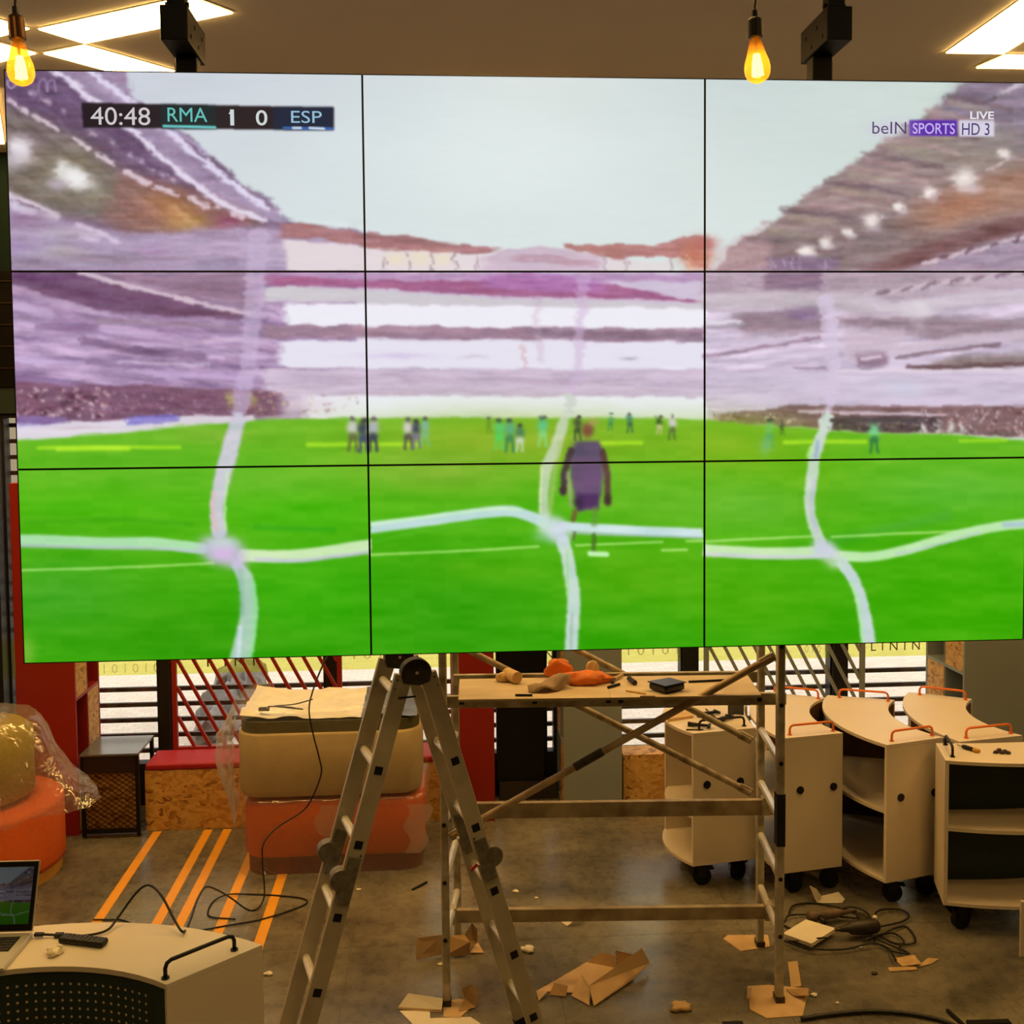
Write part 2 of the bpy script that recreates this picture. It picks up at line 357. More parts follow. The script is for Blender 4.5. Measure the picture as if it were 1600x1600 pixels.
# ceiling lights: recessed slim panels laid in a herringbone
M_led = emit('warm_led_diffuser', LIGHT_COL, LIGHT_STR, True); M_ledf = mat('light_frame', (220, 210, 190), 0.6)
def led(corners, label, group='slim ceiling light panels'):
    c = [Vector(p) for p in corners]; ctr = sum(c, Vector()) / 4
    r = empty('ceiling_light', (ctr.x, ctr.y, CEIL - 0.02), label=label, cat='ceiling light', group=group)
    inn = [ctr + (p - ctr) * 0.97 for p in c]
    b = MB(); b.prism([(p.x, p.y) for p in c], CEIL - 0.004, CEIL - 0.0005); b.build('frame', M_ledf, r)
    b = MB(); b.prism([(p.x, p.y) for p in inn], CEIL - 0.009, CEIL - 0.0045); b.build('diffuser', M_led, r)
def ac(px, py): return at(px, py, z=CEIL - 0.009)
def para(a, b, c): a, b, c = ac(*a), ac(*b), ac(*c); return [a, b, c, c + (a - b)]
led(para((56, 47), (130, 69.5), (368, 21)), 'slim warm light panel crossing behind the left black ceiling bracket')
led(para((65, 84), (131, 71), (300, 119)), 'slim warm light panel running down behind the video wall corner at left')
def ray(o, p, L): o = ac(*o); d = (ac(*p) - o).normalized(); return o, d * L
o, d1 = ray((51, 47), (0, 32), 0.9); _, d2 = ray((51, 47), (0, 60), 0.25); led([o, o + d1, o + d1 + d2, o + d2], 'light panel above the left bulb, cut by the picture edge')
o, d1 = ray((60, 84), (0, 68), 0.25); _, d2 = ray((60, 84), (0, 98), 0.95); led([o, o + d1, o + d1 + d2, o + d2], 'light panel just behind the glass of the left bulb')
a, b = ac(0, 175), ac(8, 226); led([b, b + (a - b) * 1.6, b + (a - b) * 1.6 + Vector((-0.3, 0.0, 0)), b + Vector((-0.3, 0.1, 0))], 'farthest light panel at the left picture edge near the green wall')
a = ac(1475, 85); led([a, a + Vector((0.285, 0, 0)), a + Vector((0.285, -0.95, 0)), a + Vector((0, -0.95, 0))], 'larger light panel in the upper right picture corner')
a = ac(1521, 107); b = ac(1568, 86.5); led([a, b, b + Vector((0.95, 0, 0)), Vector((a.x + 0.95, a.y, a.z))], 'lower light panel at the right picture edge above the screen')
for k, (x, y, rot) in enumerate([(-3.4, 2.6, 0.6), (0.4, 2.9, -0.6), (3.4, 2.4, 0.6), (-1.4, 0.2, 0.6), (2.0, 0.0, -0.6), (3.6, 6.1, 0.0), (4.3, 4.6, 1.57), (1.6, 6.0, 1.57), (0.2, 5.6, 0.0), (-0.6, 6.2, 0.6)]):  # further panels added out of view to light the hall
    u = Vector((math.cos(rot), math.sin(rot), 0)); v = Vector((-u.y, u.x, 0)); c = Vector((x, y, CEIL))
    led([c - u * .45 - v * .13, c + u * .45 - v * .13, c + u * .45 + v * .13, c - u * .45 + v * .13], 'added slim warm ceiling light panel, unseen behind the video wall or outside the picture', 'added ceiling light panels out of sight')

# ------------------------------------------------------------------ the video wall: what its nine panels show
CW, CH, OY = 1660, 960, 92
IMG = np.zeros((CH, CW, 3), np.float32)
XX, YY = np.meshgrid(np.arange(CW, dtype=np.float32), np.arange(CH, dtype=np.float32) + OY)
RNG = np.random.default_rng(11)
def C(*c): return np.array(c, np.float32) / 255
def vnoise(x, y, seed):
    r = np.random.default_rng(seed); T = r.random((64, 64), dtype=np.float32)
    xi = np.floor(x).astype(int); yi = np.floor(y).astype(int); fx = x - xi; fy = y - yi
    fx = fx * fx * (3 - 2 * fx); fy = fy * fy * (3 - 2 * fy); a = xi & 63; b = yi & 63; a1 = (a + 1) & 63; b1 = (b + 1) & 63
    return (T[b, a] * (1 - fx) + T[b, a1] * fx) * (1 - fy) + (T[b1, a] * (1 - fx) + T[b1, a1] * fx) * fy
def streak(ang, lx, ly, seed, sl=None):
    x, y = (XX, YY) if sl is None else (XX[sl], YY[sl])
    c, s = math.cos(ang), math.sin(ang); u = (x * c + y * s) / lx; v = (-x * s + y * c) / ly
    return vnoise(u + 100, v + 100, seed) * 0.65 + vnoise(u * 2.3 + 130, v * 2.1 + 150, seed + 1) * 0.35
def blur(m, s):
    if s < 0.6: return m
    for _ in range(2):
        k = max(1, int(round(s)));
        for ax in (0, 1):
            p = np.pad(m, [(k + 1, k) if a == ax else (0, 0) for a in (0, 1)], mode='edge'); c = np.cumsum(p, axis=ax)
            n = m.shape[ax]; hi = np.take(c, np.arange(2 * k + 1, 2 * k + 1 + n), axis=ax); lo = np.take(c, np.arange(0, n), axis=ax); m = (hi - lo) / (2 * k + 1)
    return m
def comp(sl, m, c):
    m = np.clip(m, 0, 1)[..., None]; IMG[sl] = IMG[sl] * (1 - m) + m * np.asarray(c, np.float32)
def win(x0, x1, y0, y1, pad=0):
    return (slice(max(0, int(y0 - OY - pad)), min(CH, int(y1 - OY + pad) + 1)), slice(max(0, int(x0 - pad)), min(CW, int(x1 + pad) + 1)))
def poly(P, c, a=1.0, soft=1.0):
    P = np.array(P, float); sl = win(P[:, 0].min(), P[:, 0].max(), P[:, 1].min(), P[:, 1].max(), 3 * soft + 3); x, y = XX[sl], YY[sl]; m = np.zeros(x.shape, bool)
    for i in range(len(P)):
        (xa, ya), (xb, yb) = P[i], P[(i + 1) % len(P)]
        if ya == yb: continue
        m ^= ((ya > y) != (yb > y)) & (x < (xb - xa) * (y - ya) / (yb - ya) + xa)
    comp(sl, blur(m.astype(np.float32), soft) * a, C(*c))
def stroke(P, w, c, a=1.0, soft=1.5, smooth=True, cx=None):
    Q = [(p[0], p[1], p[2] if len(p) > 2 else w) for p in P]
    if smooth and len(Q) > 2: Q = [tuple(v) for v in catmull([Vector(q) for q in Q], 6)]
    Q = np.array(Q, float); mw = Q[:, 2].max(); sl = win(Q[:, 0].min(), Q[:, 0].max(), Q[:, 1].min(), Q[:, 1].max(), mw / 2 + 2 * soft + 2); x, y = XX[sl], YY[sl]
    best = np.full(x.shape, -1e9, np.float32)
    for i in range(len(Q) - 1):
        ax, ay, aw = Q[i]; bx, by, bw = Q[i + 1]; dx, dy = bx - ax, by - ay; L = dx * dx + dy * dy + 1e-9
        t = np.clip(((x - ax) * dx + (y - ay) * dy) / L, 0, 1); d = np.hypot(x - ax - t * dx, y - ay - t * dy); best = np.maximum(best, (aw + (bw - aw) * t) / 2 - d)
    mk = np.clip(best / (2 * soft) + 0.5, 0, 1) * a
    if cx: mk = mk * ((x >= cx[0]) & (x <= cx[1]))
    comp(sl, mk, C(*c))
def blob(cx, cy, rx, ry, c, a=1.0, ang=0.0, p=2.0):
    r = max(rx, ry) * 2.4; sl = win(cx - r, cx + r, cy - r, cy + r); x, y = XX[sl] - cx, YY[sl] - cy; co, si = math.cos(ang), math.sin(ang)
    q = np.sqrt(((x * co + y * si) / rx) ** 2 + ((-x * si + y * co) / ry) ** 2); comp(sl, a * np.exp(-q ** p), C(*c))
def band(top, bot, c, a=1.0, soft=2.0, jit=0.0, seed=1, fade=6):
    top = np.array(top, float); bot = np.array(bot, float); x0, x1 = top[0, 0], top[-1, 0]
    sl = win(x0, x1, top[:, 1].min(), bot[:, 1].max(), max(soft * 2, 2) + jit); x, y = XX[sl], YY[sl]
    t = np.interp(x[0], top[:, 0], top[:, 1]); b = np.interp(x[0], bot[:, 0], bot[:, 1])
    if jit: t = t + (vnoise(x[0] / 14, x[0] * 0, seed) - 0.5) * 2 * jit; b = b + (vnoise(x[0] / 17, x[0] * 0 + 9, seed) - 0.5) * 2 * jit
    m = np.clip((y - t) / soft + 0.5, 0, 1) * np.clip((b - y) / soft + 0.5, 0, 1) * np.clip((x - x0) / fade, 0, 1) * np.clip((x1 - x) / fade, 0, 1)
    comp(sl, m * a, C(*c))
def pmask(P, sl, soft=6):
    x, y = XX[sl], YY[sl]; m = np.zeros(x.shape, bool); P = np.array(P, float)
    for i in range(len(P)):
        (xa, ya), (xb, yb) = P[i], P[(i + 1) % len(P)]
        if ya != yb: m ^= ((ya > y) != (yb > y)) & (x < (xb - xa) * (y - ya) / (yb - ya) + xa)
    return blur(m.astype(np.float32), soft)
def mottle(sl, amp, ang, lx, ly, seed, tint=(1, 1, 1), mask=None):
    n = (streak(ang, lx, ly, seed, sl) - 0.5) * 2 * amp / 255
    if mask is not None: n = n * pmask(mask, sl)
    IMG[sl] = np.clip(IMG[sl] + n[..., None] * np.array(tint, np.float32), 0, 1)
def speck(x0, x1, y0, y1, n, cols, rmin, rmax, seed, a=0.8, el=1.0):
    r = random.Random(seed)
    for _ in range(n): blob(r.uniform(x0, x1), r.uniform(y0, y1), r.uniform(rmin, rmax) * el, r.uniform(rmin, rmax), r.choice(cols), a)
def paint():
    # sky
    gx = XX / 1600; gy = np.clip((YY - 110) / 280, 0, 1)
    left = C(204, 207, 221); midc = C(206, 217, 219); right = C(203, 217, 210); bot = C(223, 235, 233)
    k = np.clip(gx * 2, 0, 1)[..., None]; k2 = np.clip(gx * 2 - 1, 0, 1)[..., None]
    s = left * (1 - k) + midc * k; s = s * (1 - k2) + right * k2; IMG[:] = s * (1 - 0.5 * gy[..., None]) + bot * 0.5 * gy[..., None]
    blob(800, 260, 260, 130, (226, 236, 234), 0.6)
    mottle(slice(None), 4, 0, 240, 120, 5)
    # left roof of the stadium
    roof = [(0, 100), (192, 100), (196, 135), (206, 158), (222, 162), (262, 196), (300, 216), (318, 236), (346, 256), (384, 292), (425, 312), (440, 340), (470, 350), (560, 360), (575, 372), (575, 430), (0, 430)]
    poly(roof, (118, 96, 122), 1, 2)
    poly([(60, 100), (192, 100), (210, 160), (330, 262), (430, 322), (440, 345), (380, 340), (290, 286), (190, 200), (120, 150)], (158, 138, 168), 1, 4)
    poly([(0, 100), (76, 108), (190, 200), (295, 290), (370, 334), (300, 330), (200, 270), (110, 205), (0, 150)], (108, 84, 116), 1, 6)
    poly([(0, 165), (60, 185), (130, 225), (190, 268), (200, 300), (170, 345), (80, 332), (0, 300)], (122, 112, 100), 0.85, 10)
    blob(95, 262, 70, 50, (138, 130, 104), 0.6); blob(50, 215, 60, 26, (110, 88, 100), 0.5)
    poly([(190, 262), (300, 300), (400, 338), (420, 352), (300, 366), (200, 372), (160, 340)], (140, 104, 98), 0.9, 8)
    blob(268, 330, 46, 26, (186, 132, 86), 0.9, 0.3); blob(295, 346, 30, 14, (190, 150, 90), 0.7); blob(230, 335, 30, 18, (160, 116, 108), 0.7)
    blob(356, 346, 22, 12, (150, 80, 116), 0.8)
    mottle(win(0, 440, 100, 370), 18, 0.62, 60, 9, 21, mask=roof)
    stroke([(78, 104), (120, 138), (162, 168), (206, 204), (250, 242), (304, 288), (352, 321), (410, 342)], 9, (232, 222, 242), 0.92, 2.5)
    stroke([(132, 104), (168, 132), (206, 162), (262, 205), (302, 238), (338, 268), (384, 302), (420, 326)], 9, (226, 218, 242), 0.95, 2.5)
    stroke([(222, 162), (262, 200), (300, 222), (326, 244)], 5, (180, 166, 204), 0.7, 2)
    stroke([(395, 322), (440, 344), (430, 332)], 10, (176, 158, 190), 0.6, 3)
    for P, w in [([(10, 155), (24, 166)], 6), ([(32, 170), (42, 176)], 8), ([(52, 181), (94, 203)], 7), ([(116, 217), (132, 229)], 6), ([(136, 231), (140, 233)], 7), ([(152, 242), (174, 254)], 8), ([(196, 268), (232, 287)], 8), ([(246, 292), (278, 307)], 7), ([(300, 310), (322, 323)], 8), ([(336, 322), (342, 325)], 6), ([(364, 334), (376, 340)], 8)]:
        stroke(P, w, (226, 206, 218), 0.85, 2, False)
    for x, y in [(51, 146), (72, 157), (78, 160), (98, 174), (146, 208), (174, 224), (206, 244), (222, 252), (238, 266), (256, 274), (272, 282)]: blob(x, y, 6, 4, (206, 186, 206), 0.75, 0.6)
    blob(30, 232, 22, 20, (236, 228, 234), 1, 0.3, 3); blob(20, 250, 26, 16, (200, 190, 200), 0.7)
    blob(118, 278, 30, 17, (240, 238, 238), 1, 0.45, 3); blob(98, 262, 9, 12, (226, 224, 220), 0.9); blob(88, 288, 16, 9, (190, 178, 196), 0.7); blob(150, 306, 24, 14, (150, 142, 120), 0.6)
    # band below the roof
    poly([(0, 296), (84, 336), (160, 362), (240, 366), (420, 352), (575, 366), (575, 432), (0, 432)], (172, 152, 182), 1, 5)
    stroke([(12, 304), (50, 318), (88, 338)], 11, (216, 202, 216), 0.95, 3); stroke([(20, 322), (50, 334)], 12, (216, 206, 224), 0.9, 3); stroke([(26, 314), (70, 332)], 4, (120, 96, 112), 0.7, 2)
    stroke([(122, 352), (150, 362), (182, 378)], 8, (216, 198, 222), 0.9, 3); stroke([(130, 368), (148, 374)], 10, (218, 200, 224), 0.8, 3); blob(76, 336, 16, 9, (206, 196, 206), 0.8)
    blob(40, 345, 40, 12, (140, 106, 138), 0.7); blob(100, 364, 50, 10, (186, 174, 186), 0.7); blob(100, 394, 40, 10, (182, 170, 172), 0.7); blob(240, 396, 26, 10, (186, 140, 190), 0.6); blob(20, 386, 30, 8, (160, 136, 186), 0.6)
    blob(200, 405, 110, 8, (140, 122, 136), 0.6); blob(50, 410, 60, 8, (138, 122, 142), 0.7); blob(360, 385, 90, 14, (190, 168, 196), 0.8); blob(520, 400, 60, 16, (226, 218, 228), 0.9)
    mottle(win(0, 575, 345, 430), 12, 0.05, 60, 7, 25)
    # far stand roof and bays
    band([(430, 345), (500, 352), (560, 362), (640, 369), (675, 377), (718, 383), (785, 385)], [(430, 372), (500, 372), (560, 384), (602, 392), (675, 396), (750, 396), (785, 392)], (170, 120, 124), 1, 3, 1.5, 3, 20)
    band([(560, 364), (640, 371), (700, 382)], [(560, 372), (640, 379), (700, 388)], (150, 108, 112), 0.7, 4)
    band([(440, 374), (575, 386), (680, 396), (780, 396)], [(440, 430), (575, 430), (680, 430), (780, 430)], (228, 216, 220), 0.95, 4, 1, 4, 10)
    for x in (601, 638, 673, 711, 745, 780): stroke([(x, 396), (x + 1, 430)], 3, (160, 136, 146), 0.8, 1)
    for x in (618, 655, 692): blob(x, 404, 14, 10, (236, 222, 188), 0.7)
    band([(740, 404), (790, 390), (850, 386), (930, 396), (1000, 412)], [(740, 430), (790, 430), (850, 430), (930, 430), (1000, 430)], (204, 182, 200), 0.95, 4, 1, 6, 30)
    band([(790, 400), (860, 398), (940, 408)], [(790, 408), (860, 410), (940, 420)], (190, 150, 166), 0.7, 4, 1, 7, 20)
    band([(876, 383), (960, 382), (1034, 383), (1062, 372), (1084, 366), (1112, 367)], [(876, 388), (925, 396), (968, 406), (1018, 400), (1062, 402), (1112, 424)], (180, 126, 124), 1, 3, 1.5, 8, 12)
    band([(930, 400), (1000, 410), (1062, 404)], [(930, 430), (1000, 430), (1062, 430)], (226, 218, 220), 0.9, 4, 1, 9, 20)
    blob(1090, 400, 26, 26, (204, 130, 110), 0.9, 0, 3); blob(1104, 382, 16, 12, (186, 110, 108), 0.8); stroke([(1078, 400), (1080, 430)], 3, (230, 180, 150), 0.8, 1)
    for x in (945, 978, 1050): stroke([(x, 402), (x, 430)], 4, (180, 156, 170), 0.7, 1.5)
    # right roof
    poly([(1118, 430), (1140, 385), (1194, 356), (1280, 290), (1350, 244), (1432, 190), (1486, 150), (1516, 122), (1660, 110), (1660, 430)], (150, 128, 128), 1, 3)
    poly([(1480, 155), (1518, 120), (1660, 105), (1660, 250), (1560, 235), (1440, 210)], (136, 122, 142), 1, 10)
    poly([(1380, 238), (1480, 196), (1600, 200), (1600, 270), (1420, 262)], (146, 136, 128), 0.7, 10)
    for k in range(11):
        x0 = 1160 + k * 32; y0 = 372 - k * 22; L = 150 - k * 5
        stroke([(x0, y0), (x0 + L * 0.5, y0 + 8), (x0 + L, y0 + 22)], 7, (176, 150, 150) if k % 2 else (118, 98, 106), 0.75, 3)
        stroke([(x0 + 8, y0 + 10), (x0 + L * 0.6, y0 + 20)], 8, (166, 152, 136) if k % 3 else (182, 148, 156), 0.65, 4)
    poly([(1440, 310), (1560, 268), (1660, 255), (1660, 320), (1500, 350), (1380, 372)], (164, 122, 104), 0.8, 10)
    blob(1500, 325, 60, 20, (172, 122, 96), 0.7, -0.3)
    poly([(1180, 380), (1380, 340), (1460, 345), (1360, 410), (1190, 430)], (128, 110, 112), 0.7, 12)
    poly([(1330, 428), (1470, 372), (1660, 318), (1660, 350), (1500, 390), (1400, 430)], (120, 84, 86), 0.95, 4)
    poly([(1400, 430), (1500, 392), (1660, 348), (1660, 430)], (168, 148, 168), 1, 5)
    for k in range(16): stroke([(1430 + k * 13, 412 - k * 3.2 + (k * 7 % 5)), (1442 + k * 13, 407 - k * 3.2 + (k * 5 % 6))], 5, (214, 194, 204) if k % 3 else (110, 80, 92), 0.8, 1.5, False)
    for x, y, r in [(1508, 280, 20), (1453, 302, 12), (1405, 324, 10), (1362, 346, 16), (1325, 364, 10), (1292, 378, 12), (1262, 394, 13), (1572, 240, 11)]:
        blob(x, y, r, r * 0.85, (240, 230, 224), 1, 0.3, 3); blob(x + r * 0.5, y + r * 0.6, r * 0.7, r * 0.5, (190, 170, 180), 0.6)
    stroke([(1560, 150), (1600, 128)], 6, (206, 196, 206), 0.8, 2); stroke([(1540, 160), (1566, 148)], 5, (92, 84, 92), 0.7, 2)
    stroke([(1545, 265), (1575, 250)], 4, (214, 194, 194), 0.7, 1.5)
    poly([(1194, 402), (1310, 402), (1310, 432), (1194, 432)], (132, 108, 136), 0.85, 3)
    for x in (1206, 1222, 1236, 1250, 1292): stroke([(x, 404), (x, 432)], 3, (176, 160, 186), 0.7, 1)
    poly([(1112, 430), (1128, 396), (1150, 380), (1200, 372), (1200, 432)], (186, 152, 158), 0.8, 8)
    mottle(win(1130, 1659, 115, 430), 16, -0.1, 50, 7, 31, mask=[(1118, 430), (1140, 385), (1194, 356), (1280, 290), (1350, 244), (1432, 190), (1486, 150), (1516, 122), (1660, 110), (1660, 430)])
    stroke([(1115, 428), (1140, 386), (1194, 354)], 6, (220, 208, 212), 0.7, 3)
    # ---- middle row: stands
    comp(win(0, 1659, 424, 660), np.ones((1, 1)), C(206, 192, 214))
    band([(0, 424), (560, 424)], [(0, 660), (560, 660)], (172, 144, 180), 1, 3)
    mottle(win(0, 480, 424, 620), 46, 0.10, 90, 9, 41, (1, 0.98, 0.95)); mottle(win(0, 480, 424, 620), 22, 0.16, 30, 5, 43, (1, 0.8, 0.9))
    poly([(0, 424), (128, 424), (300, 466), (395, 488), (395, 500), (230, 492), (140, 486), (0, 448)], (112, 78, 108), 0.92, 3)
    poly([(128, 424), (410, 424), (400, 486), (300, 464)], (148, 120, 142), 0.85, 4); blob(340, 450, 60, 14, (136, 108, 130), 0.6)
    blob(140, 462, 50, 8, (96, 60, 92), 0.7, 0.2); blob(60, 434, 60, 6, (98, 62, 104), 0.8); blob(290, 486, 70, 6, (104, 70, 92), 0.8, 0.1)
    stroke([(124, 426), (200, 446), (292, 470), (350, 482), (394, 491)], 8, (216, 196, 210), 0.9, 2)
    stroke([(19, 448), (80, 468), (142, 488)], 10, (190, 164, 194), 0.8, 3)
    for P, w, c, a in [([(130, 532), (200, 546), (320, 556)], 12, (118, 90, 122), 0.7), ([(60, 510), (140, 516)], 9, (136, 106, 142), 0.6), ([(25, 478), (80, 494)], 16, (196, 172, 206), 0.7), ([(160, 510), (240, 520)], 16, (200, 170, 208), 0.8), ([(320, 534), (380, 528)], 6, (214, 192, 218), 0.7), ([(30, 562), (130, 566)], 7, (206, 184, 226), 0.7), ([(190, 566), (320, 570)], 5, (222, 202, 226), 0.7), ([(20, 590), (110, 600)], 12, (140, 112, 156), 0.7), ([(150, 500), (370, 512)], 9, (150, 126, 146), 0.7), ([(230, 582), (400, 590)], 10, (196, 166, 210), 0.8)]: stroke(P, w, c, a, 3)
    # right half of left panel and centre: long horizontal bands
    def hb(ya, yb, c, a=1, x0=405, x1=1110, sl=6, s=3, seed=1): band([(x0, ya), (x1, ya + sl)], [(x0, yb), (x1, yb + sl)], c, a, s, 1.2, seed, 14)
    hb(424, 436, (186, 150, 190), 1, 405, 1110, 4, 4, 2)
    band([(405, 430), (575, 437), (680, 438), (840, 436), (960, 446), (1060, 464), (1112, 470)], [(405, 446), (575, 449), (700, 458), (840, 465), (960, 467), (1060, 470), (1112, 474)], (164, 100, 140), 1, 4, 1, 12, 30)
    band([(740, 430), (860, 428), (960, 440)], [(740, 450), (860, 456), (960, 462)], (176, 118, 178), 0.8, 6, 1, 13, 30)
    band([(405, 447), (575, 452), (760, 466), (960, 472), (1112, 476)], [(405, 470), (575, 474), (760, 486), (960, 490), (1112, 494)], (206, 200, 208), 1, 3, 0.5, 14, 16)
    hb(474, 508, (238, 236, 246), 1, 440, 1112, 8, 4, 15)
    hb(507, 527, (158, 128, 148), 1, 405, 1112, 8, 3, 16); hb(509, 518, (176, 140, 158), 0.6, 540, 760, 3, 3, 17); hb(516, 526, (128, 108, 124), 0.6, 820, 1112, 4, 3, 18)
    hb(531, 574, (230, 226, 240), 1, 430, 1112, 4, 4, 19); blob(620, 556, 50, 4, (206, 190, 226), 0.7); blob(740, 558, 20, 3, (200, 190, 204), 0.7); blob(980, 560, 12, 3, (170, 160, 174), 0.8)
    hb(575, 620, (202, 184, 206), 1, 405, 1112, 4, 4, 20); hb(588, 597, (190, 168, 190), 0.7, 620, 900, 3, 4, 21)
    mottle(win(405, 1105, 575, 622), 16, 0.01, 70, 5, 55)
    hb(618, 656, (238, 240, 250), 1, 470, 1112, 3, 5, 22); blob(470, 632, 60, 18, (226, 210, 224), 0.8)
    # right panel stands
    band([(1100, 424), (1660, 424)], [(1100, 665), (1660, 665)], (212, 196, 218), 1, 3)
    mottle(win(1100, 1659, 430, 640), 36, -0.06, 80, 8, 61); mottle(win(1100, 1659, 430, 640), 18, -0.12, 28, 5, 63, (1, 0.8, 0.9))
    poly([(1100, 424), (1660, 424), (1660, 440), (1420, 470), (1100, 462)], (172, 150, 164), 0.9, 5); poly([(1196, 424), (1280, 424), (1290, 456), (1196, 452)], (138, 110, 132), 0.9, 3)
    poly([(1280, 460), (1440, 440), (1660, 424), (1660, 440), (1450, 462)], (196, 178, 192), 0.8, 4)
    for k in range(14): stroke([(1350 + k * 19, 462 - k * 2.8 + k % 3), (1368 + k * 19, 456 - k * 2.8)], 5, (124, 100, 116) if k % 2 else (210, 192, 204), 0.7, 2, False)
    poly([(1140, 490), (1290, 478), (1290, 520), (1160, 524)], (140, 116, 126), 0.8, 6); blob(1255, 492, 26, 8, (136, 112, 156), 0.7)
    poly([(1300, 495), (1440, 492), (1660, 500), (1660, 528), (1480, 534), (1400, 520), (1310, 504)], (142, 120, 130), 0.85, 5)
    blob(1360, 510, 46, 8, (120, 96, 110), 0.6); poly([(1320, 516), (1420, 512), (1400, 546), (1320, 552)], (204, 184, 200), 0.9, 6)
    band([(1100, 500), (1160, 500)], [(1100, 514), (1160, 510)], (226, 220, 232), 0.9, 4); stroke([(1100, 512), (1170, 507)], 6, (140, 120, 140), 0.6, 2)
    stroke([(1100, 556), (1180, 546), (1230, 536), (1282, 528)], 6, (136, 108, 128), 0.75, 2)
    stroke([(1330, 556), (1400, 548), (1500, 532), (1600, 524), (1650, 522)], 14, (206, 188, 204), 0.9, 4); stroke([(1400, 560), (1480, 548), (1560, 538)], 5, (110, 82, 92), 0.7, 2)
    poly([(1336, 553), (1386, 550), (1384, 572), (1340, 574)], (140, 110, 130), 0.8, 3); stroke([(1346, 560), (1376, 556)], 4, (222, 208, 220), 0.9, 1.5)
    poly([(1430, 574), (1500, 556), (1660, 552), (1660, 572), (1500, 576)], (134, 118, 116), 0.9, 4); stroke([(1420, 574), (1520, 572), (1650, 567)], 6, (88, 62, 66), 0.8, 2)
    stroke([(1240, 574), (1290, 574)], 4, (140, 116, 136), 0.7, 1.5); band([(1300, 577), (1660, 574)], [(1300, 584), (1660, 582)], (226, 212, 226), 0.8, 3)
    band([(1100, 582), (1660, 584)], [(1100, 632), (1660, 634)], (208, 194, 216), 0.75, 6); mottle(win(1100, 1659, 580, 636), 10, 0, 70, 5, 66); blob(1410, 606, 30, 14, (204, 204, 222), 0.8)
    # crowd left
    band([(0, 594), (110, 602), (230, 602), (430, 612), (450, 616)], [(0, 664), (110, 660), (230, 656), (430, 652), (450, 650)], (122, 84, 106), 0.95, 5, 1.5, 71, 24)
    speck(20, 170, 606, 652, 130, [(214, 176, 186), (90, 52, 70), (150, 100, 120), (232, 206, 212), (76, 48, 60)], 1.5, 4, 1, 0.75); speck(170, 430, 612, 652, 150, [(160, 120, 150), (96, 62, 88), (130, 92, 124), (200, 170, 196)], 1.2, 3, 2, 0.55, 0.8)
    speck(380, 560, 612, 645, 40, [(220, 170, 160), (150, 110, 120), (206, 180, 150)], 1.5, 3.5, 3, 0.6)
    blob(362, 624, 8, 10, (176, 168, 90), 0.8); blob(394, 624, 7, 9, (170, 160, 90), 0.7)
    band([(20, 664), (190, 656), (300, 650), (400, 648)], [(20, 690), (190, 676), (300, 664), (400, 660)], (226, 216, 232), 0.95, 3); band([(24, 648), (60, 650), (110, 655)], [(24, 668), (60, 664), (110, 660)], (150, 124, 190), 0.7, 4)
    band([(192, 652), (285, 648)], [(192, 666), (285, 660)], (126, 116, 206), 0.8, 4); blob(120, 668, 40, 3, (196, 176, 186), 0.7)
    # crowd right
    band([(1110, 648), (1180, 640), (1230, 634), (1300, 634), (1450, 634), (1660, 634)], [(1110, 660), (1180, 664), (1260, 668), (1340, 676), (1450, 676), (1660, 686)], (124, 92, 92), 0.92, 4, 1, 81, 20)
    poly([(1290, 652), (1472, 650), (1472, 674), (1340, 674), (1290, 668)], (72, 62, 66), 0.85, 3); stroke([(1248, 643), (1330, 645), (1474, 647)], 4, (214, 196, 210), 0.9, 1.5)
    speck(1112, 1240, 646, 662, 50, [(236, 222, 214), (90, 62, 56), (160, 120, 110)], 1.2, 3, 4, 0.8, 0.7); speck(1440, 1655, 638, 682, 200, [(196, 150, 150), (80, 52, 56), (232, 214, 216), (120, 84, 90)], 1.3, 3.4, 5, 0.75, 0.7); speck(1300, 1440, 660, 674, 40, [(120, 100, 90), (60, 50, 50), (150, 140, 120)], 1.2, 3, 6, 0.6)
    for x in (1442, 1465, 1484, 1500): blob(x, 668, 4, 8, (230, 236, 226), 0.8)
    # ---- pitch
    g = np.clip((YY - 650) / 370, 0, 1)[..., None]
    top = C(112, 186, 42); md = C(84, 180, 20); bt = C(54, 162, 8); gr = np.where(g < 0.4, top + (md - top) * g / 0.4, md + (bt - md) * (g - 0.4) / 0.6)
    edge = np.interp(XX[0], [0, 28, 190, 300, 400, 480, 575, 760, 960, 1100, 1180, 1260, 1340, 1480, 1600, 1660], [690, 688, 677, 665, 657, 654, 653, 653, 654, 655, 664, 669, 676, 678, 688, 692])
    m = np.clip((YY - edge[None, :]) / 5 + 0.5, 0, 1)[..., None]; IMG[:] = IMG * (1 - m) + gr * m
    sl = win(0, 1659, 650, 1050)
    def gb(x, y, rx, ry, c, a): blob(x, y, rx, ry, c, a * 0.9)
    gb(800, 690, 270, 44, (140, 176, 40), 1.0); gb(1150, 700, 120, 44, (134, 180, 30), 0.8); gb(680, 736, 130, 34, (136, 178, 56), 0.8); gb(330, 680, 80, 14, (150, 180, 70), 0.5); gb(1250, 760, 90, 50, (106, 178, 10), 0.6)
    gb(250, 740, 240, 40, (98, 186, 40), 0.6); gb(420, 760, 90, 30, (112, 186, 50), 0.6); gb(1180, 790, 110, 40, (104, 184, 56), 0.7); gb(1500, 770, 160, 40, (96, 184, 64), 0.6); gb(1020, 790, 110, 40, (110, 184, 44), 0.6)
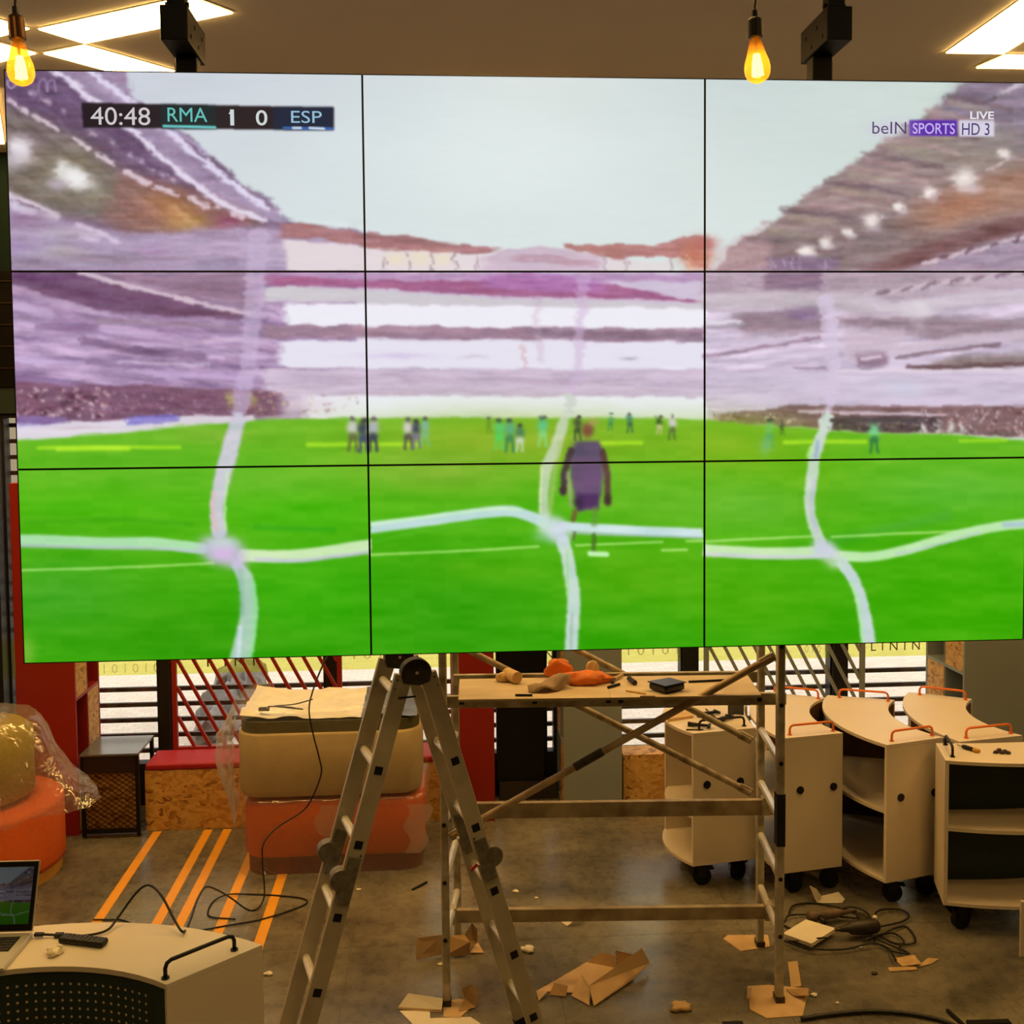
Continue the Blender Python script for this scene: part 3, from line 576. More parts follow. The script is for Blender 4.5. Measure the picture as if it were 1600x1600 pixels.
    gb(150, 790, 200, 30, (74, 184, 12), 0.7); gb(480, 800, 120, 30, (66, 184, 10), 0.7); gb(90, 930, 120, 60, (74, 168, 54), 0.6); gb(320, 1000, 160, 60, (52, 152, 8), 0.7); gb(690, 960, 160, 90, (48, 154, 10), 0.8); gb(1000, 900, 120, 60, (92, 172, 12), 0.7); gb(1010, 960, 60, 30, (64, 164, 14), 0.6)
    gb(1180, 940, 120, 60, (82, 172, 6), 0.6); gb(1500, 950, 160, 90, (66, 172, 2), 0.8); gb(480, 930, 120, 60, (60, 178, 12), 0.7); gb(40, 1020, 14, 30, (140, 190, 70), 0.7); gb(760, 890, 100, 20, (86, 170, 12), 0.6)
    mottle(sl, 7, 0, 120, 12, 91, (1.2, 0.8, 0.8))
    for x0, x1, y, w in [(90, 200, 701, 7), (60, 280, 699, 5), (480, 650, 694, 6), (920, 1002, 692, 6), (1226, 1352, 690, 6), (1500, 1572, 688, 4)]: stroke([(x0, y + 1), ((x0 + x1) / 2, y), (x1, y)], w, (186, 240, 46), 0.75, 2.5)
    stroke([(582, 822 + 26), (640, 834), (760, 816)], 4, (92, 196, 60), 0.3, 2); stroke([(40, 816), (200, 812), (300, 820)], 6, (58, 160, 20), 0.5, 3); stroke([(400, 824), (520, 828)], 8, (46, 164, 24), 0.6, 3); stroke([(1300, 846), (1480, 806)], 16, (66, 164, 50), 0.5, 6)
    for P in [[(34, 891), (180, 887), (334, 880)], [(578, 867), (700, 862), (842, 854)], [(900, 852), (1034, 847)], [(1034, 860), (1072, 859)], [(1072, 846), (1098, 845)], [(1100, 846), (1180, 842), (1276, 838)], [(1300, 839), (1400, 834), (1504, 830)]]: stroke(P, 3.4, (178, 232, 126), 0.85, 1.2)
    # players
    def player(x, y, h, c1, c2, w=0.34):
        blob(x, y - h * 0.42, h * 0.09, h * 0.09, (60, 50, 56), 0.9, 0, 3); blob(x, y - h * 0.18, h * w * 0.5, h * 0.22, c1, 0.9, 0, 3); blob(x, y + h * 0.08, h * w * 0.42, h * 0.12, c2, 0.9, 0, 3)
        for s in (-1, 1): stroke([(x + s * h * 0.07, y + h * 0.12), (x + s * h * 0.11, y + h * 0.46)], h * 0.1, c2, 0.75, 1.2, False)
    wht = (214, 206, 214); nav = (66, 62, 92)
    for a in [(551, 678, 56, wht, (110, 110, 70)), (568, 680, 56, nav, (80, 78, 120)), (583, 678, 56, (180, 176, 200), nav), (638, 678, 50, wht, (90, 80, 80)), (650, 678, 46, nav, (120, 110, 140)), (664, 674, 46, (130, 180, 160), (120, 180, 130)), (780, 678, 50, (86, 200, 110), (80, 206, 90)), (796, 680, 54, (90, 170, 130), (60, 130, 80)), (812, 684, 44, (70, 120, 90), (190, 210, 190)), (764, 664, 26, (110, 150, 50), (110, 150, 40)), (848, 674, 50, (90, 196, 140), (130, 206, 120)), (902, 668, 40, (70, 80, 60), (60, 80, 50)), (954, 660, 26, (90, 160, 100), (70, 140, 80)), (984, 660, 32, (70, 130, 100), (60, 100, 70)), (1030, 664, 30, (60, 90, 40), (200, 190, 150)), (1050, 668, 40, wht, (90, 110, 60)), (1202, 678, 46, (120, 190, 90), (90, 170, 90)), (1366, 682, 52, (130, 220, 150), (50, 120, 70)), (1222, 668, 24, (70, 90, 50), (80, 110, 50))]: player(*a)
    blob(1196, 696, 10, 14, (130, 190, 160), 0.5)
    # ropes of the goal net
    LV = (200, 190, 216)
    stroke([(404, 372, 34), (400, 424, 32), (392, 520, 28), (384, 600, 26), (372, 652, 24), (360, 700, 28), (350, 738, 26), (340, 792, 22), (343, 830, 24)], 26, (200, 180, 212), 0.62, 3)
    stroke([(372, 652, 20), (360, 700, 25), (349, 738, 24), (339, 792, 20), (342, 830, 22)], 22, (206, 206, 220), 0.85, 2.5); stroke([(334, 770), (333, 800), (338, 826)], 8, (220, 186, 190), 0.7, 2); stroke([(356, 738), (352, 790), (352, 826)], 4, (196, 236, 170), 0.7, 1.5)
    stroke([(372, 885, 18), (384, 905, 24), (390, 944, 26), (386, 980, 30), (375, 1034, 34)], 28, (176, 208, 190), 0.95, 2.5); stroke([(374, 890), (378, 930), (378, 960)], 8, (140, 180, 166), 0.6, 3); stroke([(376, 980), (372, 1030)], 6, (214, 226, 240), 0.8, 2); stroke([(396, 910), (399, 944), (396, 990), (390, 1034)], 6, (140, 226, 140), 0.7, 2)
    stroke([(20, 843), (90, 845), (160, 848), (240, 848), (316, 857)], 17, (178, 228, 178), 0.97, 2); stroke([(20, 852), (120, 855), (240, 857), (310, 862)], 5, (186, 196, 214), 0.8, 2)
    stroke([(380, 868), (440, 869), (500, 864), (590, 850)], 19, (206, 234, 184), 0.97, 2, True, (0, 579)); stroke([(400, 874), (470, 876), (520, 870), (590, 861)], 6, (196, 196, 222), 0.8, 2, True, (0, 579))
    blob(346, 860, 36, 24, (196, 190, 222), 1, 0.25, 4); blob(350, 850, 24, 10, (204, 222, 216), 0.8); blob(352, 866, 22, 12, (208, 176, 216), 0.8); blob(372, 880, 14, 10, (196, 186, 222), 0.9)
    stroke([(842, 470), (838, 500), (846, 560)], 10, (200, 170, 190), 0.35, 4); stroke([(816, 540), (822, 576)], 6, (214, 180, 180), 0.6, 2)
    stroke([(912, 430, 18), (908, 500, 16), (902, 580, 14), (888, 640, 12)], 14, (206, 178, 214), 0.5, 3)
    stroke([(892, 620, 12), (880, 660, 16), (868, 700, 18), (855, 728, 18), (850, 770, 15), (850, 808, 16)], 16, (206, 216, 200), 0.8, 2.5); stroke([(876, 690), (868, 730), (862, 780), (858, 806)], 7, (176, 196, 120), 0.6, 2); stroke([(846, 730), (844, 800)], 3, (230, 240, 180), 0.7, 1)
    stroke([(560, 827), (650, 816), (720, 806), (770, 800), (806, 800), (850, 816)], 17, (196, 222, 226), 0.96, 2, True, (579, 1659)); stroke([(570, 820), (680, 806), (770, 795), (812, 797)], 5, (206, 244, 196), 0.7, 1.5, True, (579, 1659))
    stroke([(880, 822), (940, 826), (1020, 830), (1110, 833)], 14, (206, 228, 234), 0.96, 2, True, (0, 1098.5)); stroke([(890, 832), (1000, 837), (1110, 840)], 4, (186, 196, 226), 0.7, 1.5, True, (0, 1098.5))
    stroke([(880, 846, 20), (888, 880, 20), (896, 930, 20), (895, 980, 20), (892, 1020, 20)], 20, (200, 220, 216), 0.95, 2.2); stroke([(886, 860), (888, 930)], 3, (150, 220, 110), 0.7, 1.2); stroke([(894, 960), (892, 1018)], 4, (160, 180, 170), 0.7, 1.5)
    blob(868, 828, 26, 20, (206, 216, 230), 1, 0.5, 4); blob(852, 820, 14, 16, (190, 224, 200), 0.7); blob(846, 840, 14, 8, (130, 196, 130), 0.6)
    # right net
    stroke([(1100, 470), (1180, 464), (1290, 466), (1360, 476), (1430, 482), (1520, 468), (1660, 462)], 22, (206, 194, 202), 0.7, 5); stroke([(1100, 478), (1240, 474), (1360, 486)], 12, (170, 158, 160), 0.5, 4); blob(1432, 482, 24, 14, (222, 216, 222), 0.9, 0.2, 3); stroke([(1420, 470), (1436, 510)], 16, (206, 190, 206), 0.4, 5)
    stroke([(1290, 470, 26), (1298, 520, 22), (1302, 570, 18), (1298, 620, 14), (1290, 660, 13), (1278, 700, 16)], 18, (214, 198, 222), 0.72, 3)
    stroke([(1292, 650, 13), (1282, 684, 16), (1272, 712, 18), (1270, 740, 18), (1265, 776, 17), (1268, 810, 16), (1282, 848, 18)], 17, (204, 220, 206), 0.93, 2); stroke([(1268, 700), (1262, 712)], 6, (180, 240, 140), 0.7, 2); stroke([(1278, 690), (1274, 714)], 6, (150, 170, 210), 0.7, 2); stroke([(1273, 750), (1268, 790), (1276, 830)], 6, (190, 190, 214), 0.7, 2)
    stroke([(1085, 858), (1180, 864), (1240, 864), (1290, 862)], 18, (206, 236, 186), 0.96, 2, True, (1098.5, 1659)); stroke([(1085, 865), (1200, 870), (1280, 870)], 6, (206, 206, 222), 0.8, 2, True, (1098.5, 1659))
    stroke([(1306, 868), (1360, 870), (1420, 858), (1480, 840), (1540, 826), (1600, 818), (1650, 816)], 15, (196, 236, 180), 0.96, 2); stroke([(1400, 866), (1470, 850), (1530, 832)], 4, (186, 200, 206), 0.7, 1.5); stroke([(1570, 820), (1650, 817)], 9, (170, 196, 214), 0.8, 2)
    stroke([(1316, 880, 18), (1334, 906, 18), (1346, 940, 19), (1354, 980, 21), (1357, 1016, 23)], 19, (202, 216, 222), 0.95, 2); stroke([(1330, 910), (1342, 950), (1348, 1004)], 4, (170, 236, 150), 0.8, 1.5)
    blob(1290, 860, 24, 16, (208, 212, 226), 1, 0.5, 4); blob(1306, 880, 14, 9, (200, 222, 196), 0.8)
    # goalkeeper seen from behind
    blob(918, 672, 10, 12, (128, 84, 62), 1, 0, 4); blob(926, 660, 10, 5, (206, 150, 120), 0.6)
    poly([(900, 690), (936, 688), (944, 706), (942, 744), (936, 796), (902, 798), (894, 760), (890, 712)], (100, 82, 108), 1, 2.5); blob(906, 704, 12, 16, (84, 78, 96), 0.7); blob(920, 750, 18, 26, (112, 78, 122), 0.7)
    stroke([(892, 704), (884, 730), (880, 768)], 11, (74, 58, 64), 0.95, 2); stroke([(942, 706), (948, 740), (950, 784)], 10, (90, 62, 60), 0.95, 2); blob(950, 782, 6, 9, (60, 44, 40), 0.9, 0, 3); blob(880, 766, 5, 8, (60, 46, 44), 0.9, 0, 3); stroke([(888, 740), (892, 790)], 6, (176, 170, 150), 0.6, 2)
    poly([(900, 772), (936, 772), (934, 798), (918, 792), (902, 800)], (76, 46, 92), 0.9, 2); blob(904, 786, 8, 10, (52, 36, 58), 0.8)
    stroke([(898, 800), (895, 812)], 8, (120, 84, 60), 0.8, 2, False); stroke([(897, 832), (896, 842)], 4, (90, 80, 70), 0.7, 1.5, False); stroke([(930, 796), (928, 818)], 10, (104, 150, 60), 0.6, 2, False); stroke([(928, 836), (928, 862)], 7, (70, 110, 40), 0.8, 1.5, False); stroke([(922, 865), (948, 866)], 8, (196, 244, 186), 0.95, 1.5, False)
def overlay():
    poly([(127, 160), (522, 168), (522, 204), (130, 199)], (34, 26, 32), 0.97, 1.2); poly([(252, 163), (338, 165), (338, 202), (252, 201)], (26, 44, 46), 0.8, 2); poly([(428, 167), (521, 168), (521, 203), (428, 203)], (24, 40, 66), 0.8, 2)
    stroke([(256, 197), (336, 199)], 4, (110, 206, 206), 0.95, 1, False); stroke([(444, 200), (520, 201)], 4, (60, 110, 190), 0.9, 1, False); stroke([(458, 200), (470, 200)], 3.5, (226, 236, 246), 0.9, 1, False); stroke([(484, 200), (506, 201)], 3.5, (226, 236, 246), 0.9, 1, False)
    poly([(1421, 188), (1496, 188), (1496, 213), (1421, 213)], (86, 40, 168), 0.95, 1.2); poly([(1499, 188), (1554, 188), (1554, 214), (1499, 214)], (216, 212, 228), 0.95, 1.2); blob(1390, 202, 34, 14, (206, 196, 220), 0.6); blob(1534, 180, 24, 8, (120, 104, 122), 0.5)
    stroke([(12, 126), (20, 124), (24, 132), (17, 138), (12, 132), (12, 126)], 3, (196, 180, 206), 0.6, 1); stroke([(60, 142), (62, 128), (70, 124), (74, 142)], 4, (170, 150, 184), 0.5, 1.5); stroke([(74, 142), (76, 128), (84, 126), (87, 142)], 4, (170, 150, 184), 0.5, 1.5)
paint()
# the soft, broken-up look of a compressed broadcast picture
def vcell(cx_, cy_, seed):
    T = np.random.default_rng(seed).random((256, 256), dtype=np.float32); return T[(YY / cy_).astype(int) & 255, (XX / cx_).astype(int) & 255] - 0.5
EDGE = np.interp(XX[0], [0, 28, 190, 300, 400, 480, 575, 760, 960, 1100, 1180, 1260, 1340, 1480, 1600, 1660], [690, 688, 677, 665, 657, 654, 653, 653, 654, 655, 664, 669, 676, 678, 688, 692])[None, :]
std = np.clip((EDGE + 4 - YY) / 8, 0, 1); amp = 0.22 + 0.78 * std
dx = (vcell(9, 6, 1) * 7 + (vnoise(XX / 26, YY / 14, 2) - 0.5) * 6) * amp; dy = (vcell(16, 5, 3) * 2.6 + (vnoise(XX / 34, YY / 16, 4) - 0.5) * 3.5) * amp
sx = np.clip(XX + dx, 0, CW - 1.01); sy = np.clip(YY - OY + dy, 0, CH - 1.01); xi = sx.astype(int); yi = sy.astype(int); fx = (sx - xi)[..., None]; fy = (sy - yi)[..., None]
IMG = (IMG[yi, xi] * (1 - fx) + IMG[yi, xi + 1] * fx) * (1 - fy) + (IMG[yi + 1, xi] * (1 - fx) + IMG[yi + 1, xi + 1] * fx) * fy
sat = IMG.max(axis=2) - IMG.min(axis=2); lum = IMG.mean(axis=2); tex = std * np.clip((0.86 - lum) / 0.18, 0.08, 1)
for k_, (a_, t_) in enumerate([(0.07, (1, 1, 1)), (0.04, (1, 0.4, 0.6)), (0.035, (0.3, 0.6, 1))]):
    n_ = vcell(22, 5, 10 + k_) * 0.55 + (vnoise(XX / 40, YY / 5, 20 + k_) - 0.5) + vcell(7, 4, 30 + k_) * 0.35; IMG = IMG + (n_ * a_ * tex)[..., None] * np.array(t_, np.float32)
n_ = (vcell(24, 8, 50) * 0.5 + vnoise(XX / 60, YY / 18, 51) - 0.5) * (1 - std) * 0.05; IMG = IMG + n_[..., None] * np.array((1.3, 0.7, 0.9), np.float32)
IMG = np.clip(IMG, 0, 1).astype(np.float32)
for c_ in range(3): IMG[..., c_] = blur(IMG[..., c_], 1.0)
overlay()
LIN = np.where(IMG <= 0.04045, IMG / 12.92, ((IMG + 0.055) / 1.055) ** 2.4).astype(np.float32)
def sample(px, py):
    x = np.clip(px, 0, CW - 1.001); y = np.clip(py - OY, 0, CH - 1.001); xi = x.astype(int); yi = y.astype(int); fx = (x - xi)[:, None]; fy = (y - yi)[:, None]
    return (LIN[yi, xi] * (1 - fx) + LIN[yi, xi + 1] * fx) * (1 - fy) + (LIN[yi + 1, xi] * (1 - fx) + LIN[yi + 1, xi + 1] * fx) * fy
def picture_mat(name, gain):
    m = bpy.data.materials.new(name); m.use_nodes = True; nt = m.node_tree; b = nt.nodes['Principled BSDF']
    b.inputs['Base Color'].default_value = (0.01, 0.01, 0.01, 1); b.inputs['Roughness'].default_value = 0.35; b.inputs['Specular IOR Level'].default_value = 0.2
    a = nt.nodes.new('ShaderNodeVertexColor'); a.layer_name = 'picture'; nt.links.new(a.outputs['Color'], b.inputs['Emission Color']); b.inputs['Emission Strength'].default_value = gain; return m
def picture(name, P, U, V, nx, ny, pxy, m, parent):
    """a lit display surface: a fine grid from corner P along U and V whose points carry the picture's colours"""
    u, v = np.meshgrid(np.linspace(0, 1, nx + 1), np.linspace(0, 1, ny + 1)); u = u.ravel(); v = v.ravel()
    co = np.array(P)[None] + u[:, None] * np.array(U)[None] + v[:, None] * np.array(V)[None]
    inv = np.array(wm(parent).inverted()); lc = co @ inv[:3, :3].T + inv[:3, 3]
    me = bpy.data.meshes.new(name); i, j = np.meshgrid(np.arange(nx), np.arange(ny)); a = (j * (nx + 1) + i).ravel(); q = np.stack([a, a + nx + 1, a + nx + 2, a + 1], 1)
    me.vertices.add(len(lc)); me.vertices.foreach_set('co', lc.astype(np.float32).ravel()); me.loops.add(q.size); me.loops.foreach_set('vertex_index', q.ravel().astype(np.int32))
    me.polygons.add(len(q)); me.polygons.foreach_set('loop_start', np.arange(0, q.size, 4, dtype=np.int32)); me.update(calc_edges=True)
    at_ = me.color_attributes.new('picture', 'FLOAT_COLOR', 'POINT'); c = np.ones((len(lc), 4), np.float32); c[:, :3] = pxy(co, u, v); at_.data.foreach_set('color', c.ravel())
    me.materials.append(m); o = bpy.data.objects.new(name, me); col.objects.link(o); o.parent = parent; return o
def toimg(co):
    c = (co - np.array([0, 0, H])) @ R.T; return 800 + F * c[:, 0] / c[:, 2], CY + F * c[:, 1] / c[:, 2]
SX, SY, SZ, PW, PH = -1.4744, 3.77336, H + 1.17416, 1.215, 0.6845
M_pic = picture_mat('display_picture', 1.0)
wallnames = [['top left panel of the video wall, showing the match score strip', 'top middle panel of the video wall, showing plain pale sky', 'top right panel of the video wall, showing the channel mark over a stadium roof'],
             ['middle left panel of the video wall, showing blurred purple stands', 'centre panel of the video wall, showing white stands above small players', 'middle right panel of the video wall, showing stands and crowd'],
             ['bottom left panel of the video wall, showing grass and a net knot', 'bottom middle panel of the video wall, showing the goalkeeper on grass', 'bottom right panel of the video wall, showing grass and a net knot near the cabinets']]
PAN = {}
for j in range(3):
    for i in range(3):
        x0 = SX + i * PW; z1 = SZ - j * PH; g = 0.0034
        r = empty('display_panel', (x0 + PW / 2, SY + 0.04, z1 - PH), label=wallnames[j][i], cat='screen', group='panels of the video wall'); PAN[i, j] = r
        MB().box(x0 + 0.0004, x0 + PW - 0.0004, SY + 0.002, SY + 0.075, z1 - PH + 0.0004, z1 - 0.0004).build('housing', M_blackp, r)
        b = MB(); e = 0.0004
        b.box(x0 + e, x0 + g, SY - 0.003, SY + 0.002, z1 - PH + e, z1 - e).box(x0 + PW - g, x0 + PW - e, SY - 0.003, SY + 0.002, z1 - PH + e, z1 - e)
        b.box(x0 + g, x0 + PW - g, SY - 0.003, SY + 0.002, z1 - g, z1 - e).box(x0 + g, x0 + PW - g, SY - 0.003, SY + 0.002, z1 - PH + e, z1 - PH + g); b.build('bezel', M_blackp, r)
        picture('picture', (x0 + g, SY, z1 - g), (PW - 2 * g, 0, 0), (0, 0, -PH + 2 * g), 320, 180, lambda co, u, v: sample(*toimg(co)), M_pic, r)
        MB().box(x0 + 0.25, x0 + PW - 0.25, SY + 0.075, SY + 0.11, z1 - PH + 0.12, z1 - 0.12).build('rear_cover', M_black, r, bevel=0.01)
def caption(txt, x0, x1, yb, yt, c, panel, bold=0.0, s=1.0):
    P = at(x0, yb, y=SY - 0.0012); U = at(x1, yb, y=SY - 0.0012) - P; V = at(x0, yt, y=SY - 0.0012) - P; U.z = 0; V.x = 0
    lettering(txt, P, U, V, emit('caption_' + '_'.join(map(str, c)), c, s), PAN[panel], bold=bold)
caption('40:48', 142, 235, 195, 167, (206, 200, 204), (0, 0), 0.0); caption('RMA', 262, 324, 190, 168, (104, 190, 182), (0, 0), 0.0); caption('1', 360, 366, 196, 171, (206, 214, 214), (0, 0), 0.0)
caption('0', 400, 418, 196, 172, (206, 214, 214), (0, 0), 0.008); caption('ESP', 455, 503, 192, 173, (150, 190, 214), (0, 0), 0.0)
caption('beIN', 1363, 1416, 209, 190, (92, 76, 112), (2, 0), 0.0); caption('SPORTS', 1426, 1492, 209, 192, (198, 176, 236), (2, 0), 0.01); caption('HD 3', 1503, 1546, 211, 192, (84, 66, 120), (2, 0), 0.005); caption('LIVE', 1516, 1553, 186, 174, (236, 232, 238), (2, 0), 0.015)
P_ = at(357, 178, y=SY - 0.0012); Q_ = at(361, 171.5, y=SY - 0.0012); w_ = at(361, 178, y=SY - 0.0012)
MB().add([P_, w_, Q_], [(0, 1, 2)]).build('lettering', emit('caption_206_214_214', (206, 214, 214), 1.0), PAN[0, 0])
# steel frame behind the panels and the two ceiling brackets that carry it
fr = empty('mounting_frame', (SX + 1.5 * PW, SY + 0.14, SZ - 3 * PH), label='black steel frame holding the video wall panels from behind', cat='frame')
for k in range(4):
    xx = SX + 0.3 + k * (3 * PW - 0.6) / 3; MB().box(xx - 0.02, xx + 0.02, SY + 0.112, SY + 0.15, SZ - 3 * PH + 0.05, SZ - 0.03).build('upright', M_black, fr)
for k in range(4):
    zz = SZ - 0.12 - k * (3 * PH - 0.3) / 3; MB().box(SX + 0.1, SX + 3 * PW - 0.1, SY + 0.15, SY + 0.18, zz - 0.02, zz + 0.02).build('crossbar', M_black, fr)
def bracket(pn, pf, ph, label, side):
    """box channel running back under the ceiling, hung on one pole and carrying another"""
    yn, yf = 3.93, 4.22
    a = at(*pn, y=yn); w = 0.098; h = 0.125; zb = a.z; x = a.x
    r = empty('ceiling_bracket', (x, (yn + yf) / 2, zb), label=label, cat='bracket', group='black ceiling brackets')
    MB().box(x - w / 2, x + w / 2, yn, yf, zb, zb + h).build('channel', M_black, r, bevel=0.004)
    pl = MB(); hp = at(*ph, y=4.14)
    pl.box(x - 0.032, x + 0.032, yn + 0.03, yn + 0.095, zb + h + 0.001, CEIL - 0.013); pl.build('ceiling_pole', M_black, r, bevel=0.004)
    MB().box(x - 0.04, x + 0.04, 4.105, 4.175, zb - 0.30, zb - 0.001).build('drop_pole', M_black, r, bevel=0.004)
    MB().box(x + side * 0.041, x + side * 0.046, 4.12, 4.16, zb - 0.3, zb - 0.02).build('strip', mat('pale_strip', (150, 140, 120), 0.5), r)
    MB().box(x - 0.09, x + 0.09, yn, yn + 0.12, CEIL - 0.012, CEIL - 0.0005).build('ceiling_plate', M_black, r)
    for s in (-1, 1):
        for k in range(4):
            y = yn + 0.05 + k * 0.06; z = zb + 0.03 + (k % 2) * 0.05
            MB().cyl((x + s * (w / 2 - 0.001), y, z), (x + s * (w / 2 + 0.003), y, z), 0.008, 10).build('bolt', M_blackp, r)
        MB().cyl((x + s * 0.032, yn + 0.06, zb + h + 0.02), (x + s * 0.042, yn + 0.06, zb + h + 0.02), 0.01, 8).build('bolt', M_blackp, r)
    MB().box(x - 0.04, x + 0.04, SY + 0.18, 4.175, zb - 0.34, zb - 0.3005).build('arm', M_black, r)
bracket((1312, 62), (0, 0), (1280, 100), 'black box bracket hanging from the ceiling beside the right bulb', 1)
bracket((272, 62), (0, 0), (290, 100), 'black box bracket hanging in front of the left ceiling light', -1)

# ------------------------------------------------------------------ fittings along the window wall
def shelf_unit(x0, x1, y0, y1, h, paint, openside, zshelf, label, name='shelf_unit', cat='shelf'):
    r = empty(name, ((x0 + x1) / 2, (y0 + y1) / 2, 0), label=label, cat=cat); t = 0.02
    MB().box(x0, x1, y0, y0 + t, 0.0, h).build('front_panel', paint, r, bevel=0.002)
    MB().box(x0, x1, y1 - t, y1, 0.0, h).build('back_panel', paint, r)
    MB().box(x0, x1, y0 + t, y1 - t, h - t, h).build('top_panel', paint, r)
    xs = x0 if openside > 0 else x1 - t
    MB().box(xs, xs + t, y0 + t, y1 - t, 0.0, h - t).build('side_panel', paint, r)
    xa, xb = (x0 + t, x1 - 0.002) if openside > 0 else (x0 + 0.002, x1 - t)
    zs = [0.02] + zshelf + [h - t]; ym = (y0 + y1) / 2
    for k, z in enumerate(zs[:-1]):
        s = MB().box(xa, xb, y0 + t, y1 - t, z - t, z).build('shelf', paint, r)
        ya, yb = (ym, y1 - t) if k % 2 else (y0 + t, ym)
        xo = xb - 0.016 if openside > 0 else xa
        MB().box(xo, xo + 0.016, ya, yb, z + 0.0005, zs[k + 1] - t - 0.0005).build('osb_infill', M_osb, s)
        MB().box(xa, xb, ym - 0.008, ym + 0.008, z + 0.0005, zs[k + 1] - t - 0.0005).build('divider', paint, s)
    return r
y0 = 6.53; xa = at(22, 1000, y=y0).x; xb = at(121, 1200, y=y0).x; zs = at(121, 1092, y=y0).z
shelf_unit(xa, xb, y0, 6.985, at(30, 755, y=y0).z, M_redp, 1, [zs - 0.42, zs, zs + 0.45, zs + 0.9], 'tall red shelf unit behind the wrapped pouf at the left edge')
shelf_unit(at(706, 1200, y=y0).x, at(773, 1200, y=y0).x, y0, 6.94, 2.1, M_redp, -1, [0.45, 0.9, 1.35], 'red shelf unit standing behind the scaffold platform')
y0 = 6.6; shelf_unit(at(881, 1200, y=y0).x, at(972, 1200, y=y0).x, y0, 6.985, 2.1, M_greyp, -1, [0.45, 0.9, 1.35], 'grey shelf unit seen through the crossing scaffold braces')
y0 = 6.45; zs = at(1502, 1052, y=y0).z
shelf_unit(at(1506, 1100, y=y0).x, at(1640, 1100, y=y0).x, y0, 6.985, 2.1, M_greyp, -1, [zs - 0.45, zs, zs + 0.4], 'grey shelf unit with board infill behind the curved cabinets at right')
def lattice(pl, pr, pb, paint, label, zt=2.2, yy=6.86, slope=0.52):
    a = at(pl, 1150, y=yy).x; b = at(pr, 1100, y=yy).x; zb = at((pl + pr) / 2, pb, y=yy).z
    r = empty('lattice_screen', ((a + b) / 2, yy, zb), label=label, cat='lattice'); w = 0.03
    MB().box(a, a + w, yy - 0.015, yy + 0.015, zb, zt).build('post', paint, r); MB().box(b - w, b, yy - 0.015, yy + 0.015, zb, zt).build('post', paint, r)
    MB().box(a + w, b - w, yy - 0.015, yy + 0.015, zb, zb + 0.022).build('rail', paint, r); MB().box(a + w, b - w, yy - 0.015, yy + 0.015, zt - 0.022, zt).build('rail', paint, r)
    x0, x1, z0, z1 = a + w, b - w, zb + 0.022, zt - 0.022; sp = 0.1005; k = -30
    while True:
        xs = x0 + k * sp; k += 1                        # x on the top rail; the bar falls to the right
        if xs > x1: break
        za = z1; xa_ = xs
        if xa_ < x0: za = z1 - (x0 - xs) / slope; xa_ = x0
        xe = xs + slope * (z1 - z0); ze = z0
        if xe > x1: ze = z1 - (x1 - xs) / slope; xe = x1
        if za - ze < 0.03: continue
        MB().bar((xa_, yy, za), (xe, yy, ze), 0.02, 0.02, (0, 1, 0)).build('diagonal_bar', paint, r)
lattice(271, 535, 1168, M_redp, 'red slanted-bar lattice in front of the left window')
lattice(1100, 1350, 1150, M_greyp, 'grey slanted-bar lattice in front of the right window')

# bench of OSB with crimson cushion, and its twin on the right
yb = 6.56; xb0 = at(227, 1250, y=yb).x; xb1 = at(702, 1250, y=yb).x
zt = at(280, 1203, y=yb).z; zc = at(280, 1193, y=yb).z
bn = empty('window_bench', ((xb0 + xb1) / 2, 6.7, 0), label='chipboard window bench with crimson cushion below the red lattice', cat='bench')
MB().box(xb0, xb1, yb, 6.84, 0, zt).build('bench_base', M_osb, bn, bevel=0.002)
MB().box(xb0 + 0.004, xb1 - 0.004, yb - 0.005, 6.842, zt + 0.0005, zc).build('cushion', M_rededge, bn, bevel=0.012, seg=3)
yb2 = 6.64; MB().box(at(974, 1220, y=yb2).x, at(1440, 1220, y=yb2).x, yb2, 6.83, 0, at(1000, 1179, y=yb2).z).build('window_bench', M_osb, bevel=0.002, label='plain chipboard bench beside the grey shelf unit, partly behind cabinets', cat='bench')

# low black table with expanded-metal front
yt = 6.47; x0 = at(128, 1290, y=yt).x; x1 = at(219, 1290, y=yt).x; zt = at(170, 1178, y=yt).z; yk = 6.83
tb = empty('side_table', ((x0 + x1) / 2, 6.65, 0), label='low black metal table with wire mesh front beside the bench', cat='table'); w = 0.022
M_ttop = mat('table_top_grey', (84, 88, 92), 0.2, spec=1.0)
MB().box(x0 - 0.002, x1 + 0.002, yt - 0.008, yk, zt - 0.014, zt).build('table_top', M_ttop, tb, bevel=0.003)
for x in (x0, x1 - w):
    for y in (yt, yk - w - 0.01): MB().box(x, x + w, y, y + w, 0.012, zt - 0.0145).build('leg', M_black, tb)
MB().box(x0 + w, x1 - w, yt, yt + w, 0.03, 0.052).build('rail', M_black, tb)
MB().box(x0 + w, x1 - w, yt + 0.002, yt + w, zt - 0.12, zt - 0.0145).build('apron', mat('dark_apron', (36, 18, 18), 0.5), tb)
MB().box(x0 + w + 0.001, x1 - w - 0.001, yt + 0.026, yt + 0.038, 0.02, zt - 0.1).build('back_board', M_osb, tb)
b = MB(); xa, xb_, za, zb_ = x0 + w, x1 - w, 0.052, zt - 0.12; cw, ch = 0.045, 0.032; n = 0
